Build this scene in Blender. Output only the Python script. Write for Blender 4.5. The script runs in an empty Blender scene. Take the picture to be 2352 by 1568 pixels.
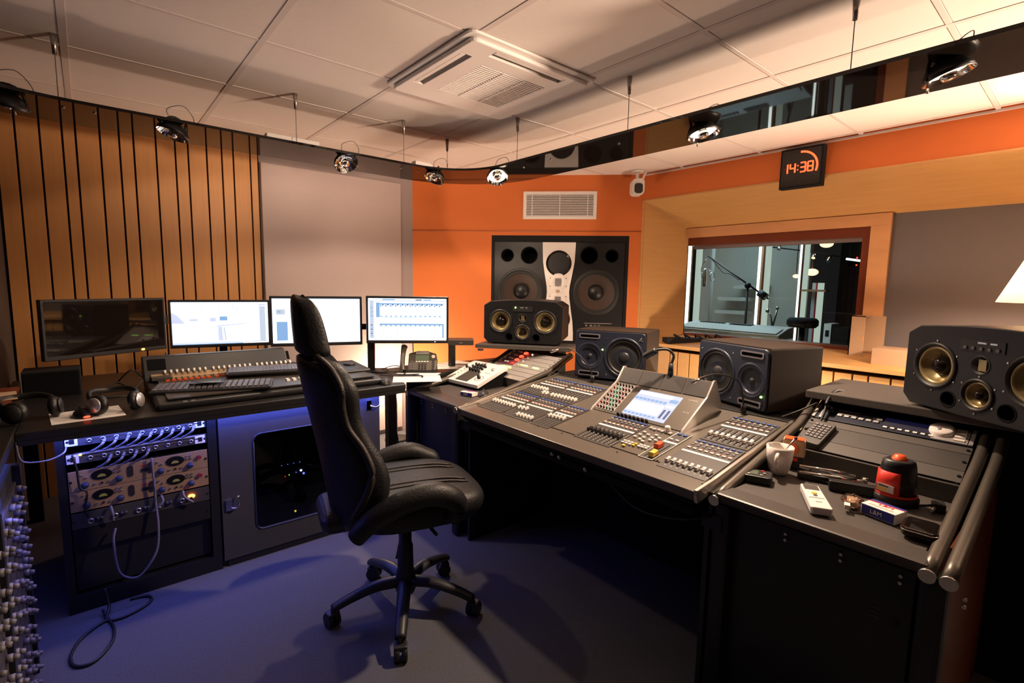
import bpy, bmesh, math, random
from mathutils import Vector, Matrix, Euler
random.seed(7)
S = bpy.context.scene
COL = S.collection
PI = math.pi
# ------------------------------------------------------------------ camera
cam_d = bpy.data.cameras.new('camera'); cam = bpy.data.objects.new('camera', cam_d); COL.objects.link(cam)
cam_d.sensor_width = 36.0; cam_d.lens = 17.563; cam_d.clip_start = 0.02
yw, pt, rl = math.radians(40.325), math.radians(6.529), math.radians(0.965)
fw = Vector((math.sin(yw)*math.cos(pt), math.cos(yw)*math.cos(pt), -math.sin(pt)))
r0 = Vector((math.cos(yw), -math.sin(yw), 0)); u0 = r0.cross(fw)
rt = math.cos(rl)*r0 + math.sin(rl)*u0; up = -math.sin(rl)*r0 + math.cos(rl)*u0
cam.matrix_world = Matrix(((rt.x, up.x, -fw.x, 0), (rt.y, up.y, -fw.y, 0), (rt.z, up.z, -fw.z, 1.36), (0, 0, 0, 1)))
S.camera = cam
# ------------------------------------------------------------------ exposure, world, lights
S.view_settings.view_transform = 'Standard'; S.view_settings.look = 'None'
S.view_settings.exposure = 0.9; S.view_settings.gamma = 1.0; S.view_settings.use_curve_mapping = False
W = bpy.data.worlds.new('world'); S.world = W; W.use_nodes = True
W.node_tree.nodes['Background'].inputs[0].default_value = (0.30, 0.26, 0.28, 1)
W.node_tree.nodes['Background'].inputs[1].default_value = 0.02
WARM = (1.0, 0.735, 0.53)
def light(name, kind, loc, power, col=WARM, size=0.05, target=None, spot=None, blend=0.2, size_y=None, par=None):
    d = bpy.data.lights.new(name, kind); d.energy = power; d.color = col
    if kind == 'AREA':
        d.shape = 'RECTANGLE'; d.size = size; d.size_y = size_y or size
    else: d.shadow_soft_size = size
    if kind == 'SPOT': d.spot_size = math.radians(spot); d.spot_blend = blend
    o = bpy.data.objects.new(name, d); COL.objects.link(o); o.location = loc
    if target is not None:
        o.rotation_euler = (Vector(target)-Vector(loc)).to_track_quat('-Z', 'Y').to_euler()
    return o
# floor lamp with a shade behind the right speaker, bare lamp behind the left desk
light('floor_lamp_bulb', 'POINT', (3.30, 0.12, 1.368), 58, WARM, 0.05)
light('corner_lamp_bulb', 'POINT', (1.98, 3.86, 0.52), 21, (1.0, 0.76, 0.52), 0.12)
light('low_lamp_bulb', 'POINT', (3.25, 1.50, 0.42), 22, WARM, 0.05)
# small spots of the hanging light shelf that are switched on
light('shelf_spot_desk', 'SPOT', (1.70, 2.70, 1.96), 30, WARM, 0.03, (1.70, 2.75, 0.9), 156, 0.2)
light('shelf_spot_console', 'SPOT', (2.045, 1.177, 1.96), 85, WARM, 0.03, (1.70, 1.30, 0.8), 130, 0.6)
light('shelf_spot_wall', 'SPOT', (1.15, 2.82, 1.965), 13, WARM, 0.02, (0.85, 4.1, 2.26), 64, 1.0)
light('shelf_spot_panel', 'SPOT', (1.20, 2.82, 1.965), 11, WARM, 0.02, (1.60, 4.1, 2.26), 64, 1.0)
light('shelf_spot_left', 'SPOT', (0.75, 2.75, 1.96), 9, WARM, 0.03, (0.95, 3.3, 0.8), 145, 0.12)
light('shelf_spot_corner', 'SPOT', (1.95, 2.52, 1.96), 12, WARM, 0.02, (2.95, 3.4, 2.05), 60, 0.3)
# added fill spot out of frame at the right, brightens the ceiling, no lamp modelled
light('right_ceiling_fill', 'SPOT', (3.40, -1.80, 1.20), 560, WARM, 0.15, (2.65, 0.05, 2.40), 58, 0.6)
# blue strip under the left desk and under its return
BLUE = (0.13, 0.17, 1.0)
light('blue_strip_desk', 'AREA', (0.55, 2.535, 0.748), 4.2, BLUE, 1.45, (0.55, 2.44, 0.0), size_y=0.02)
light('blue_strip_return', 'AREA', (-0.19, 1.95, 0.740), 1.6, BLUE, 0.02, (-0.08, 1.95, 0.0), size_y=0.8)
# live room behind the window
light('live_room_tube', 'AREA', (5.9, 3.0, 2.44), 13, (0.62, 0.86, 1.0), 1.6, (5.9, 3.0, 0), size_y=0.9)
light('live_room_side', 'AREA', (5.0, 3.6, 2.4), 5, (0.70, 0.9, 1.0), 0.6, (5.2, 2.6, 0.9))

# ------------------------------------------------------------------ materials
def mat(name, col, rough=0.5, metal=0.0, emit=None, estr=1.0, noise=None, bump=None, spec=0.5, coat=0.0, trans=0.0, stretch=None):
    m = bpy.data.materials.new(name); m.use_nodes = True
    nt = m.node_tree; b = nt.nodes['Principled BSDF']
    b.inputs['Base Color'].default_value = (*col, 1); b.inputs['Roughness'].default_value = rough
    b.inputs['Metallic'].default_value = metal; b.inputs['Specular IOR Level'].default_value = spec
    b.inputs['Coat Weight'].default_value = coat
    b.inputs['Transmission Weight'].default_value = trans
    if emit is not None:
        b.inputs['Emission Color'].default_value = (*emit, 1); b.inputs['Emission Strength'].default_value = estr
    if noise or bump:
        tc = nt.nodes.new('ShaderNodeTexCoord'); mp = nt.nodes.new('ShaderNodeMapping')
        nt.links.new(tc.outputs['Object'], mp.inputs['Vector'])
        mp.inputs['Scale'].default_value = stretch or (1, 1, 1)
    if noise:
        sc, amt = noise
        n = nt.nodes.new('ShaderNodeTexNoise'); n.inputs['Scale'].default_value = sc; n.inputs['Detail'].default_value = 5
        nt.links.new(mp.outputs['Vector'], n.inputs['Vector'])
        mx = nt.nodes.new('ShaderNodeMix'); mx.data_type = 'RGBA'
        mx.inputs[6].default_value = (*[c*(1-amt) for c in col], 1); mx.inputs[7].default_value = (*[min(1, c*(1+amt)) for c in col], 1)
        nt.links.new(n.outputs['Fac'], mx.inputs[0]); nt.links.new(mx.outputs[2], b.inputs['Base Color'])
    if bump:
        sc, st = bump
        n2 = nt.nodes.new('ShaderNodeTexNoise'); n2.inputs['Scale'].default_value = sc; n2.inputs['Detail'].default_value = 3
        nt.links.new(mp.outputs['Vector'], n2.inputs['Vector'])
        bp = nt.nodes.new('ShaderNodeBump'); bp.inputs['Strength'].default_value = st; bp.inputs['Distance'].default_value = 0.004
        nt.links.new(n2.outputs['Fac'], bp.inputs['Height']); nt.links.new(bp.outputs['Normal'], b.inputs['Normal'])
    return m
M = {}
M['slat'] = mat('slat_wood', (0.52, 0.24, 0.075), 0.5, noise=(6, 0.14), stretch=(9, 9, 0.5))
M['veneer'] = mat('beech_veneer', (0.60, 0.34, 0.125), 0.42, noise=(5, 0.12), stretch=(0.7, 0.7, 7))
M['veneerh'] = mat('beech_veneer_flat', (0.60, 0.34, 0.125), 0.42, noise=(5, 0.12), stretch=(7, 0.7, 7))
M['pine'] = mat('pine_wood', (0.66, 0.34, 0.15), 0.5, noise=(4, 0.22), stretch=(6, 1, 3))
M['redwood'] = mat('red_brown_wood', (0.16, 0.035, 0.012), 0.35, noise=(6, 0.2))
M['groove'] = mat('groove_dark', (0.02, 0.008, 0.004), 0.9)
M['orange'] = mat('orange_paint', (0.68, 0.17, 0.035), 0.75, noise=(2, 0.04), bump=(300, 0.05))
M['fabric'] = mat('grey_fabric', (0.42, 0.345, 0.335), 0.95, noise=(220, 0.10), bump=(500, 0.15), spec=0.1)
M['fabricd'] = mat('grey_fabric_dark', (0.30, 0.25, 0.25), 0.95, noise=(220, 0.08), spec=0.1)
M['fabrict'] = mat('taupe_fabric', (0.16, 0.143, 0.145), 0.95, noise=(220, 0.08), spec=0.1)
M['darkwall'] = mat('dark_brown_wall', (0.045, 0.028, 0.022), 0.85, noise=(8, 0.1))
M['backwall'] = mat('rear_wall_fabric', (0.10, 0.075, 0.065), 0.95)
M['tile'] = mat('ceiling_tile_mineral', (0.80, 0.72, 0.68), 0.92, noise=(60, 0.03), bump=(350, 0.12), spec=0.15)
M['tbar'] = mat('ceiling_bar_white', (0.70, 0.61, 0.58), 0.7)
M['carpet'] = mat('carpet_grey', (0.115, 0.115, 0.125), 1.0, noise=(160, 0.35), bump=(260, 0.8), spec=0.05)
M['black'] = mat('black_satin', (0.0085, 0.0085, 0.010), 0.42, noise=(30, 0.15))
M['doorgrey'] = mat('cabinet_door_grey', (0.045, 0.043, 0.048), 0.45, noise=(30, 0.1))
M['blackm'] = mat('black_matte', (0.011, 0.011, 0.012), 0.8, noise=(40, 0.15), spec=0.25)
M['void'] = mat('black_recess', (0.006, 0.006, 0.007), 0.9, spec=0.1)
M['gloss'] = mat('black_gloss', (0.010, 0.007, 0.006), 0.03, spec=0.38)
M['leather'] = mat('black_leather', (0.0095, 0.0095, 0.011), 0.48, bump=(140, 0.35), noise=(60, 0.2), spec=0.36)
M['leatherb'] = mat('brown_black_leather', (0.018, 0.013, 0.012), 0.5, bump=(140, 0.35))
M['cabinet'] = mat('speaker_cabinet_brown', (0.024, 0.016, 0.012), 0.6, noise=(30, 0.1), spec=0.22)
M['plastic'] = mat('black_plastic', (0.02, 0.02, 0.022), 0.45, noise=(50, 0.1))
M['navy'] = mat('navy_black_plastic', (0.016, 0.020, 0.036), 0.38, noise=(20, 0.1))
M['chrome'] = mat('chrome', (0.86, 0.84, 0.82), 0.06, 1.0)
M['steel'] = mat('brushed_steel', (0.55, 0.52, 0.48), 0.3, 1.0)
M['tube'] = mat('dark_steel_tube', (0.11, 0.095, 0.08), 0.38, 0.5)
M['desk'] = mat('desk_grey_laminate', (0.068, 0.06, 0.055), 0.5, noise=(90, 0.08))
M['deskblack'] = mat('desk_black_laminate', (0.012, 0.011, 0.011), 0.42, noise=(30, 0.1))
M['deskedge'] = mat('desk_edge_strip', (0.055, 0.048, 0.044), 0.42)
M['console'] = mat('console_grey_metal', (0.135, 0.118, 0.10), 0.33, 0.3, noise=(60, 0.06))
M['consoled'] = mat('console_dark_panel', (0.045, 0.04, 0.038), 0.5, noise=(60, 0.06))
M['silver'] = mat('silver_plate', (0.66, 0.62, 0.60), 0.28, 0.6, noise=(40, 0.05))
M['white'] = mat('white_plastic', (0.80, 0.77, 0.75), 0.4)
M['whitep'] = mat('white_painted', (0.84, 0.79, 0.77), 0.5)
M['ceramic'] = mat('white_ceramic', (0.82, 0.76, 0.72), 0.18, coat=0.4)
M['paper'] = mat('paper', (0.80, 0.76, 0.72), 0.8, noise=(30, 0.03))
M['card'] = mat('cardboard', (0.50, 0.33, 0.205), 0.85, noise=(25, 0.05))
M['gold'] = mat('gold_cone', (0.36, 0.28, 0.13), 0.3, 0.5)
M['golden_panel'] = mat('golden_front_panel', (0.36, 0.235, 0.125), 0.45, 0.25, noise=(30, 0.05))
M['cone'] = mat('brown_paper_cone', (0.055, 0.032, 0.025), 0.7, noise=(40, 0.12))
M['rubber'] = mat('rubber_surround', (0.012, 0.012, 0.012), 0.5)
M['capw'] = mat('fader_cap_white', (0.82, 0.77, 0.70), 0.4)
M['capk'] = mat('fader_cap_black', (0.015, 0.015, 0.015), 0.35)
M['red'] = mat('red_plastic', (0.72, 0.035, 0.018), 0.4)
M['redo'] = mat('orange_red_plastic', (0.85, 0.10, 0.02), 0.4)
M['yellow'] = mat('yellow_plastic', (0.80, 0.52, 0.06), 0.45)
M['teal'] = mat('teal_knob', (0.03, 0.22, 0.18), 0.4)
M['maroon'] = mat('maroon_knob', (0.22, 0.02, 0.03), 0.4)
M['purple'] = mat('purple_panel', (0.16, 0.05, 0.12), 0.4)
M['blueb'] = mat('blue_button', (0.06, 0.12, 0.42), 0.4)
M['bluepk'] = mat('blue_print', (0.02, 0.03, 0.25), 0.5)
M['redpk'] = mat('red_print', (0.62, 0.03, 0.04), 0.5)
M['cable'] = mat('cable_black', (0.012, 0.012, 0.013), 0.5)
M['cableb'] = mat('cable_grey', (0.14, 0.13, 0.14), 0.5)
M['cablered'] = mat('cable_red', (0.6, 0.06, 0.03), 0.5)
M['acgrille'] = mat('grille_grey', (0.30, 0.28, 0.28), 0.6)
M['glass'] = None
def emis(name, col, s):
    return mat(name, (0.02, 0.02, 0.02), 0.4, emit=col, estr=s)
M['ledg'] = emis('led_green', (0.45, 1.0, 0.12), 6); M['ledr'] = emis('led_red', (1.0, 0.05, 0.02), 2.2)
M['ledo'] = emis('led_orange', (1.0, 0.25, 0.02), 9); M['ledb'] = emis('led_blue', (0.15, 0.2, 1.0), 10)
M['ledy'] = emis('led_yellow', (0.95, 0.85, 0.08), 4); M['clock'] = emis('clock_segments', (1.0, 0.05, 0.012), 3)
M['ledw'] = emis('led_white_blue', (0.6, 0.65, 1.0), 14)
M['scrwhite'] = emis('screen_white', (0.82, 0.88, 1.0), 1.2); M['scrblue'] = emis('screen_blue', (0.28, 0.50, 0.85), 0.5)
M['scrlav'] = emis('screen_lavender', (0.62, 0.66, 0.92), 0.6); M['scrdark'] = emis('screen_dark', (0.05, 0.09, 0.22), 0.6)
M['scrgrey'] = emis('screen_grey', (0.55, 0.62, 0.75), 0.6)
M['lcdgreen'] = emis('lcd_green', (0.42, 0.45, 0.20), 0.16); M['meterface'] = mat('meter_face', (0.30, 0.30, 0.06), 0.5); M['navyknob'] = mat('navy_knob', (0.02, 0.03, 0.07), 0.35); M['lcdblue'] = emis('lcd_blue', (0.02, 0.02, 0.10), 0.12)
M['glow_white'] = emis('white_glow', (1.0, 0.98, 0.94), 2.0); M['glow_pale'] = emis('pale_green_glow', (0.78, 0.86, 0.74), 0.35)  # back light on live room panel edges is emitted; white also for tube lamp
M['bulb'] = emis('warm_bulb', (1.0, 0.50, 0.22), 2.2); M['lens'] = emis('lamp_lens', (1.0, 0.80, 0.52), 1.6)
M['bluestrip'] = emis('blue_strip_diode', BLUE, 5)
def glass_mat(name, tint, refl_rough=0.0, mix=0.10):
    m = bpy.data.materials.new(name); m.use_nodes = True; nt = m.node_tree; nt.nodes.clear()
    o = nt.nodes.new('ShaderNodeOutputMaterial'); t = nt.nodes.new('ShaderNodeBsdfTransparent'); g = nt.nodes.new('ShaderNodeBsdfGlossy')
    t.inputs[0].default_value = (*tint, 1); g.inputs['Roughness'].default_value = refl_rough
    x = nt.nodes.new('ShaderNodeMixShader'); f = nt.nodes.new('ShaderNodeFresnel'); f.inputs[0].default_value = 1.45
    nt.links.new(f.outputs[0], x.inputs[0]); nt.links.new(t.outputs[0], x.inputs[1]); nt.links.new(g.outputs[0], x.inputs[2]); nt.links.new(x.outputs[0], o.inputs[0])
    return m
M['glass'] = glass_mat('window_glass', (0.88, 0.94, 0.93)); M['smoke'] = glass_mat('dark_door_glass', (0.30, 0.30, 0.33))
M['cellophane'] = glass_mat('cellophane_film', (0.85, 0.82, 0.80), 0.1)
def shade_mat():
    m = bpy.data.materials.new('lamp_shade_cloth'); m.use_nodes = True; nt = m.node_tree; nt.nodes.clear()
    o = nt.nodes.new('ShaderNodeOutputMaterial'); d = nt.nodes.new('ShaderNodeBsdfDiffuse'); t = nt.nodes.new('ShaderNodeBsdfTranslucent')
    d.inputs[0].default_value = (0.75, 0.68, 0.58, 1); t.inputs[0].default_value = (0.72, 0.65, 0.54, 1)
    x = nt.nodes.new('ShaderNodeMixShader'); x.inputs[0].default_value = 0.5
    nt.links.new(d.outputs[0], x.inputs[1]); nt.links.new(t.outputs[0], x.inputs[2]); nt.links.new(x.outputs[0], o.inputs[0])
    return m
M['shade'] = shade_mat()

# ------------------------------------------------------------------ mesh helpers
def rotm(v):
    """matrix whose Z axis is v"""
    v = Vector(v).normalized(); return v.to_track_quat('Z', 'Y').to_matrix()
class MB:
    def __init__(s, xf=None): s.v = []; s.f = []; s.mi = []; s.ms = []; s.sm = []; s.xf = xf
    def _m(s, m):
        m = M[m] if isinstance(m, str) else m
        if m not in s.ms: s.ms.append(m)
        return s.ms.index(m)
    def add(s, vs, fs, m='black', smooth=False, xf=None):
        n = len(s.v); k = s._m(m)
        for p in vs:
            p = Vector(p)
            if xf is not None: p = xf @ p
            if s.xf is not None: p = s.xf @ p
            s.v.append(p)
        for f in fs: s.f.append([i+n for i in f]); s.mi.append(k); s.sm.append(smooth)
        return s
    def box(s, c, d, m='black', rot=None, xf=None):
        hx, hy, hz = d[0]/2, d[1]/2, d[2]/2
        R = Euler(rot).to_matrix() if rot else Matrix.Identity(3); c = Vector(c)
        vs = [c + R @ Vector((x*hx, y*hy, z*hz)) for x in (-1, 1) for y in (-1, 1) for z in (-1, 1)]
        return s.add(vs, [(0, 1, 3, 2), (4, 6, 7, 5), (0, 4, 5, 1), (2, 3, 7, 6), (0, 2, 6, 4), (1, 5, 7, 3)], m, xf=xf)
    def bb(s, a, b, m='black', xf=None):
        return s.box([(a[i]+b[i])/2 for i in range(3)], [abs(b[i]-a[i]) for i in range(3)], m, xf=xf)
    def prism(s, pts, ax, lo, hi, m='black', xf=None, smooth=False):
        """extrude 2D outline pts along axis ax from lo to hi"""
        n = len(pts)
        def P(p, h): return {'x': (h, p[0], p[1]), 'y': (p[0], h, p[1]), 'z': (p[0], p[1], h)}[ax]
        vs = [P(p, lo) for p in pts] + [P(p, hi) for p in pts]
        fs = [[(i+1) % n, i, i+n, (i+1) % n + n] for i in range(n)]
        s.add(vs, fs, m, smooth, xf); k = len(s.v)
        return s.add([P(p, lo) for p in pts] + [P(p, hi) for p in pts], [list(range(n)), list(range(2*n-1, n-1, -1))], m, xf=xf)
    def cyl(s, a, b, r, r2=None, n=14, m='black', xf=None, smooth=True):
        a, b = Vector(a), Vector(b); r2 = r if r2 is None else r2; R = rotm(b-a)
        vs = []
        for q, rr in ((a, r), (b, r2)):
            for i in range(n): t = 2*PI*i/n; vs.append(q + R @ Vector((rr*math.cos(t), rr*math.sin(t), 0)))
        s.add(vs, [[i, (i+1) % n, (i+1) % n + n, i+n] for i in range(n)], m, smooth, xf)
        return s.add(vs, [list(range(n-1, -1, -1)), list(range(n, 2*n))], m, xf=xf)
    def lathe(s, prof, o, axis, n=28, m='black', xf=None, smooth=True):
        o = Vector(o); R = rotm(axis); k = len(prof); vs = []
        for r, h in prof:
            for i in range(n): t = 2*PI*i/n; vs.append(o + R @ Vector((r*math.cos(t), r*math.sin(t), h)))
        fs = [[j*n+i, j*n+(i+1) % n, (j+1)*n+(i+1) % n, (j+1)*n+i] for j in range(k-1) for i in range(n)]
        return s.add(vs, fs, m, smooth, xf)
    def tube(s, pts, r, n=8, m='cable', xf=None, sub=0, flat=1.0):
        P = [Vector(p) for p in pts]
        if sub and len(P) > 2:
            Q = []
            for i in range(len(P)-1):
                p0, p1, p2, p3 = P[max(i-1, 0)], P[i], P[i+1], P[min(i+2, len(P)-1)]
                for k in range(sub):
                    t = k/sub
                    Q.append(0.5*((2*p1)+(p2-p0)*t+(2*p0-5*p1+4*p2-p3)*t*t+(3*p1-p0-3*p2+p3)*t**3))
            P = Q+[P[-1]]
        vs = []; N = len(P); rr = r if callable(r) else (lambda t: r)
        up_ = Vector((0, 0, 1)); 
        for i, p in enumerate(P):
            d = (P[min(i+1, N-1)]-P[max(i-1, 0)])
            d = d.normalized() if d.length > 1e-9 else Vector((1, 0, 0))
            a = d.cross(up_)
            if a.length < 0.05: a = d.cross(Vector((1, 0, 0)))
            a.normalize(); b = a.cross(d)
            q = rr(i/(N-1))
            for k in range(n): t = 2*PI*k/n; vs.append(p + a*(q*math.cos(t)) + b*(q*flat*math.sin(t)))
        fs = [[j*n+k, j*n+(k+1) % n, (j+1)*n+(k+1) % n, (j+1)*n+k] for j in range(N-1) for k in range(n)]
        s.add(vs, fs, m, True, xf)
        return s.add([], [], m) if N < 2 else s.add(vs[:n]+vs[-n:], [list(range(n)), list(range(2*n-1, n-1, -1))], m, xf=xf)
    def sphere(s, c, r, n=14, m='black', sc=(1, 1, 1), xf=None):
        k = n//2; c = Vector(c); vs = []
        for j in range(k+1):
            a = PI*j/k
            for i in range(n): t = 2*PI*i/n; vs.append(c+Vector((r*sc[0]*math.sin(a)*math.cos(t), r*sc[1]*math.sin(a)*math.sin(t), r*sc[2]*math.cos(a))))
        return s.add(vs, [[j*n+i, (j+1)*n+i, (j+1)*n+(i+1) % n, j*n+(i+1) % n] for j in range(k) for i in range(n)], m, True, xf)
    def build(s, name, parent=None, loc=None, bevel=0, sub=0, kind=None, rotz=0, seg=2):
        me = bpy.data.meshes.new(name); me.from_pydata([tuple(v) for v in s.v], [], s.f)
        for m in s.ms: me.materials.append(m)
        me.polygons.foreach_set('material_index', s.mi); me.polygons.foreach_set('use_smooth', s.sm)
        bm = bmesh.new(); bm.from_mesh(me)
        bmesh.ops.remove_doubles(bm, verts=bm.verts, dist=1e-6)
        bmesh.ops.recalc_face_normals(bm, faces=bm.faces); bm.to_mesh(me); bm.free(); me.update()
        o = bpy.data.objects.new(name, me); COL.objects.link(o)
        if parent: o.parent = parent
        if loc: o.location = loc
        o.rotation_euler[2] = rotz
        if bevel:
            b = o.modifiers.new('bevel', 'BEVEL'); b.width = bevel; b.segments = seg; b.limit_method = 'ANGLE'; b.angle_limit = 0.6
        if sub:
            b = o.modifiers.new('sub', 'SUBSURF'); b.levels = sub; b.render_levels = sub
        if kind: o['kind'] = kind
        return o
def thing(name, label, cat, loc=(0, 0, 0), rotz=0, group=None):
    o = bpy.data.objects.new(name, None); COL.objects.link(o); o.empty_display_size = 0.05
    o.location = loc; o.rotation_euler = (0, 0, rotz); return tag(o, label, cat, group)
def tag(o, label, cat, group=None):
    o['label'] = label; o['category'] = cat
    if group: o['group'] = group
    return o
def struct(o):
    o['kind'] = 'structure'; return o
def inst(src, parent, loc, rot=None):
    o = src.copy(); COL.objects.link(o); o.parent = parent; o.location = loc
    if rot: o.rotation_euler = rot
    return o
def rrect(w, h, r, n=4, cx=0, cy=0):
    P = []
    for sx, sy, a in ((1, 1, 0), (-1, 1, PI/2), (-1, -1, PI), (1, -1, 1.5*PI)):
        for k in range(n+1):
            t = a+PI/2*k/n; P.append((cx+sx*(w/2-r)+r*math.cos(t), cy+sy*(h/2-r)+r*math.sin(t)))
    return P
def cut(o, cutter):
    c = cutter.build('cutter', o.parent); md = o.modifiers.new('cut', 'BOOLEAN'); md.operation = 'DIFFERENCE'; md.object = c; md.solver = 'EXACT'
    dg = bpy.context.evaluated_depsgraph_get(); dg.update()
    me = bpy.data.meshes.new_from_object(o.evaluated_get(dg)); o.modifiers.remove(md); o.data = me
    bpy.data.objects.remove(c); return o
def text(name, body, size, loc, xf, m, parent, ext=0.0004):
    cu = bpy.data.curves.new(name, 'FONT'); cu.body = body; cu.size = size; cu.extrude = ext; cu.align_x = 'CENTER'; cu.align_y = 'CENTER'
    t = bpy.data.objects.new('tmp', cu); COL.objects.link(t)
    dg = bpy.context.evaluated_depsgraph_get(); dg.update()
    me = bpy.data.meshes.new_from_object(t.evaluated_get(dg)); bpy.data.objects.remove(t)
    me.transform(Matrix.Translation(loc) @ xf); me.materials.clear(); me.materials.append(M[m])
    o = bpy.data.objects.new(name, me); COL.objects.link(o); o.parent = parent; return o
# ================================================================== ROOM
floor = struct(MB().bb((-1.6, -2.0, -0.1), (4.1, 4.3, 0), 'carpet').build('floor'))
# ceiling: slab, lay-in tiles and bars
gx = [-0.013+0.6025*k for k in range(-3, 7)]; gy = [0.45+0.602*k for k in range(-4, 7)]
ceil = struct(MB().bb((-1.6, -2.0, 2.322), (3.7, 4.15, 2.36), 'tbar').build('ceiling'))
tile = None
for x in gx[:-1]:
    for y in gy[:-1]:
        w = min(0.6025, 3.66-x); h = min(0.602, 4.10-y)
        if w <= 0.05 or h <= 0.05: continue
        if abs(x-1.192) < 0.02 and abs(y-1.654) < 0.02: continue
        c = (x+w/2, y+h/2, 2.311)
        if w > 0.6 and h > 0.6:
            if tile is None: tile = MB().box((0, 0, 0), (0.584, 0.583, 0.018), 'tile').build('ceiling_tile', ceil, c, bevel=0.003)
            else: inst(tile, ceil, c)
        else: MB().box((0, 0, 0), (w-0.018, h-0.018, 0.018), 'tile').build('ceiling_tile', ceil, c, bevel=0.003)
for x in gx: 
    if x < 3.66: MB().bb((x-0.012, -2.0, 2.2998), (x+0.012, 4.10, 2.322), 'tbar').build('ceiling_bar', ceil)
for y in gy:
    if y < 4.10: MB().bb((-1.6, y-0.009, 2.3003), (3.66, y+0.009, 2.322), 'tbar').build('ceiling_bar', ceil)
# left wall: slats and fabric panel
wl = struct(MB().bb((-0.42, 4.115, 0), (2.32, 4.20, 2.32), 'groove').build('wall_left'))
sx = [-0.345, -0.261, -0.158, -0.059, 0.002, 0.116, 0.21, 0.282, 0.399, 0.504, 0.577, 0.686, 0.778, 0.85, 0.959, 1.012]
for a, b in zip(sx[:-1], sx[1:]):
    MB().bb((a+0.005, 4.098, 0.0), (b-0.005, 4.118, 2.30), 'slat').build('slat', wl, bevel=0.001, seg=1)
MB().bb((1.015, 4.100, 0.0), (2.30, 4.12, 2.31), 'fabricd').build('fabric_backing', wl)
MB().bb((1.018, 4.062, 0.04), (2.145, 4.102, 2.215), 'fabric').build('fabric_panel', wl, bevel=0.006)
wr_ = struct(MB().bb((-0.46, 2.9, 0), (-0.352, 4.2, 2.32), 'darkwall').build('wall_left_return'))
struct(MB().bb((-1.70, 2.80, 0), (-0.352, 2.9, 2.32), 'darkwall').build('wall_left_corner'))
struct(MB().bb((-1.70, -2.1, 0), (-1.60, 2.9, 2.32), 'backwall').build('wall_back_left'))
struct(MB().bb((-1.70, -2.1, 0), (4.2, -2.0, 2.32), 'backwall').build('wall_back'))
# orange wall across the corner
OW = Matrix.Translation((3.66, 2.62, 0)) @ Matrix(((-0.682, 0.731, 0, 0), (0.731, 0.682, 0, 0), (0, 0, 1, 0), (0, 0, 0, 1)))
OR = Matrix.Translation((3.66, 2.62, 0)) @ Matrix(((0.682, 0.731, 0, 0), (-0.731, 0.682, 0, 0), (0, 0, 1, 0), (0, 0, 0, 1)))
# OW: local x runs left along the wall, local y behind it; OR: local x runs right
wo = MB(OW).bb((-0.02, 0.0, 0), (2.06, 0.10, 2.32), 'orange').build('wall_orange'); struct(wo)
cut(wo, MB(OW).bb((0.10, -0.05, 0.80), (1.30, 0.2, 1.79), 'orange'))
struct(wo)
MB(OW).bb((0, -0.004, 1.826), (2.03, 0.0, 1.829), 'redwood').build('wall_joint', wo)
# window wall: orange band, splayed recess, grey panel, slatted dado
ww = struct(MB().bb((3.66, -2.0, 2.082), (3.80, 2.66, 2.32), 'orange').build('wall_window'))
MB().bb((3.650, -2.0, 2.288), (3.662, 2.63, 2.30), 'tbar').build('ceiling_trim', ww)
def sheet(name, pts, m, parent, th=0.012):
    P = [Vector(p) for p in pts]; n = (P[1]-P[0]).cross(P[2]-P[0]).normalized()*th
    k = len(P); vs = P+[p+n for p in P]
    fs = [list(range(k)), list(range(2*k-1, k-1, -1))]+[[(i+1) % k, i, i+k, (i+1) % k+k] for i in range(k)]
    return MB().add(vs, fs, m).build(name, parent)
sheet('soffit_board', [(3.655, 2.615, 2.082), (3.655, -1.9, 2.082), (4.10, -1.9, 1.868), (4.10, 2.437, 1.868)], 'veneerh', ww)
sheet('jamb_board', [(3.655, 2.615, 2.088), (4.10, 2.437, 1.872), (4.10, 2.437, 0.94), (3.655, 2.615, 0.85)], 'veneer', ww)
sheet('jamb_skirt', [(3.655, 2.615, 0.86), (3.75, 2.585, 0.86), (3.75, 2.585, 0.0), (3.655, 2.615, 0.0)], 'veneer', ww)
sill = sheet('sill_board', [(3.640, -1.9, 0.860), (3.640, 2.59, 0.860), (4.10, 2.437, 0.905), (4.10, -1.9, 0.905)], 'veneerh', None, -0.028); sill.name = 'trim_1'; struct(sill)
struct(MB().bb((3.70, -2.0, 0), (3.80, 2.60, 0.83), 'groove').build('wall_dado'))
wd = bpy.data.objects['wall_dado']
yy = 2.60
for k in range(60):
    w = (0.105, 0.085, 0.115, 0.072)[k % 4]
    if yy-w < -0.6: break
    MB().bb((3.678, yy-w+0.005, 0), (3.702, yy-0.005, 0.828), 'veneer').build('dado_slat', wd, bevel=0.001, seg=1); yy -= w
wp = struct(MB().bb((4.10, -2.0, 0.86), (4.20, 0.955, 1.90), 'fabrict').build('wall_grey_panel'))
struct(MB().bb((4.10, 0.95, 1.86), (4.22, 2.50, 2.32), 'veneer').build('wall_window_head'))
struct(MB().bb((4.10, 0.95, 0.0), (4.22, 2.60, 0.905), 'veneer').build('wall_window_under'))
struct(MB().bb((4.11, 2.50, 0.0), (4.22, 2.95, 2.32), 'veneer').build('wall_window_side'))
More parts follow.
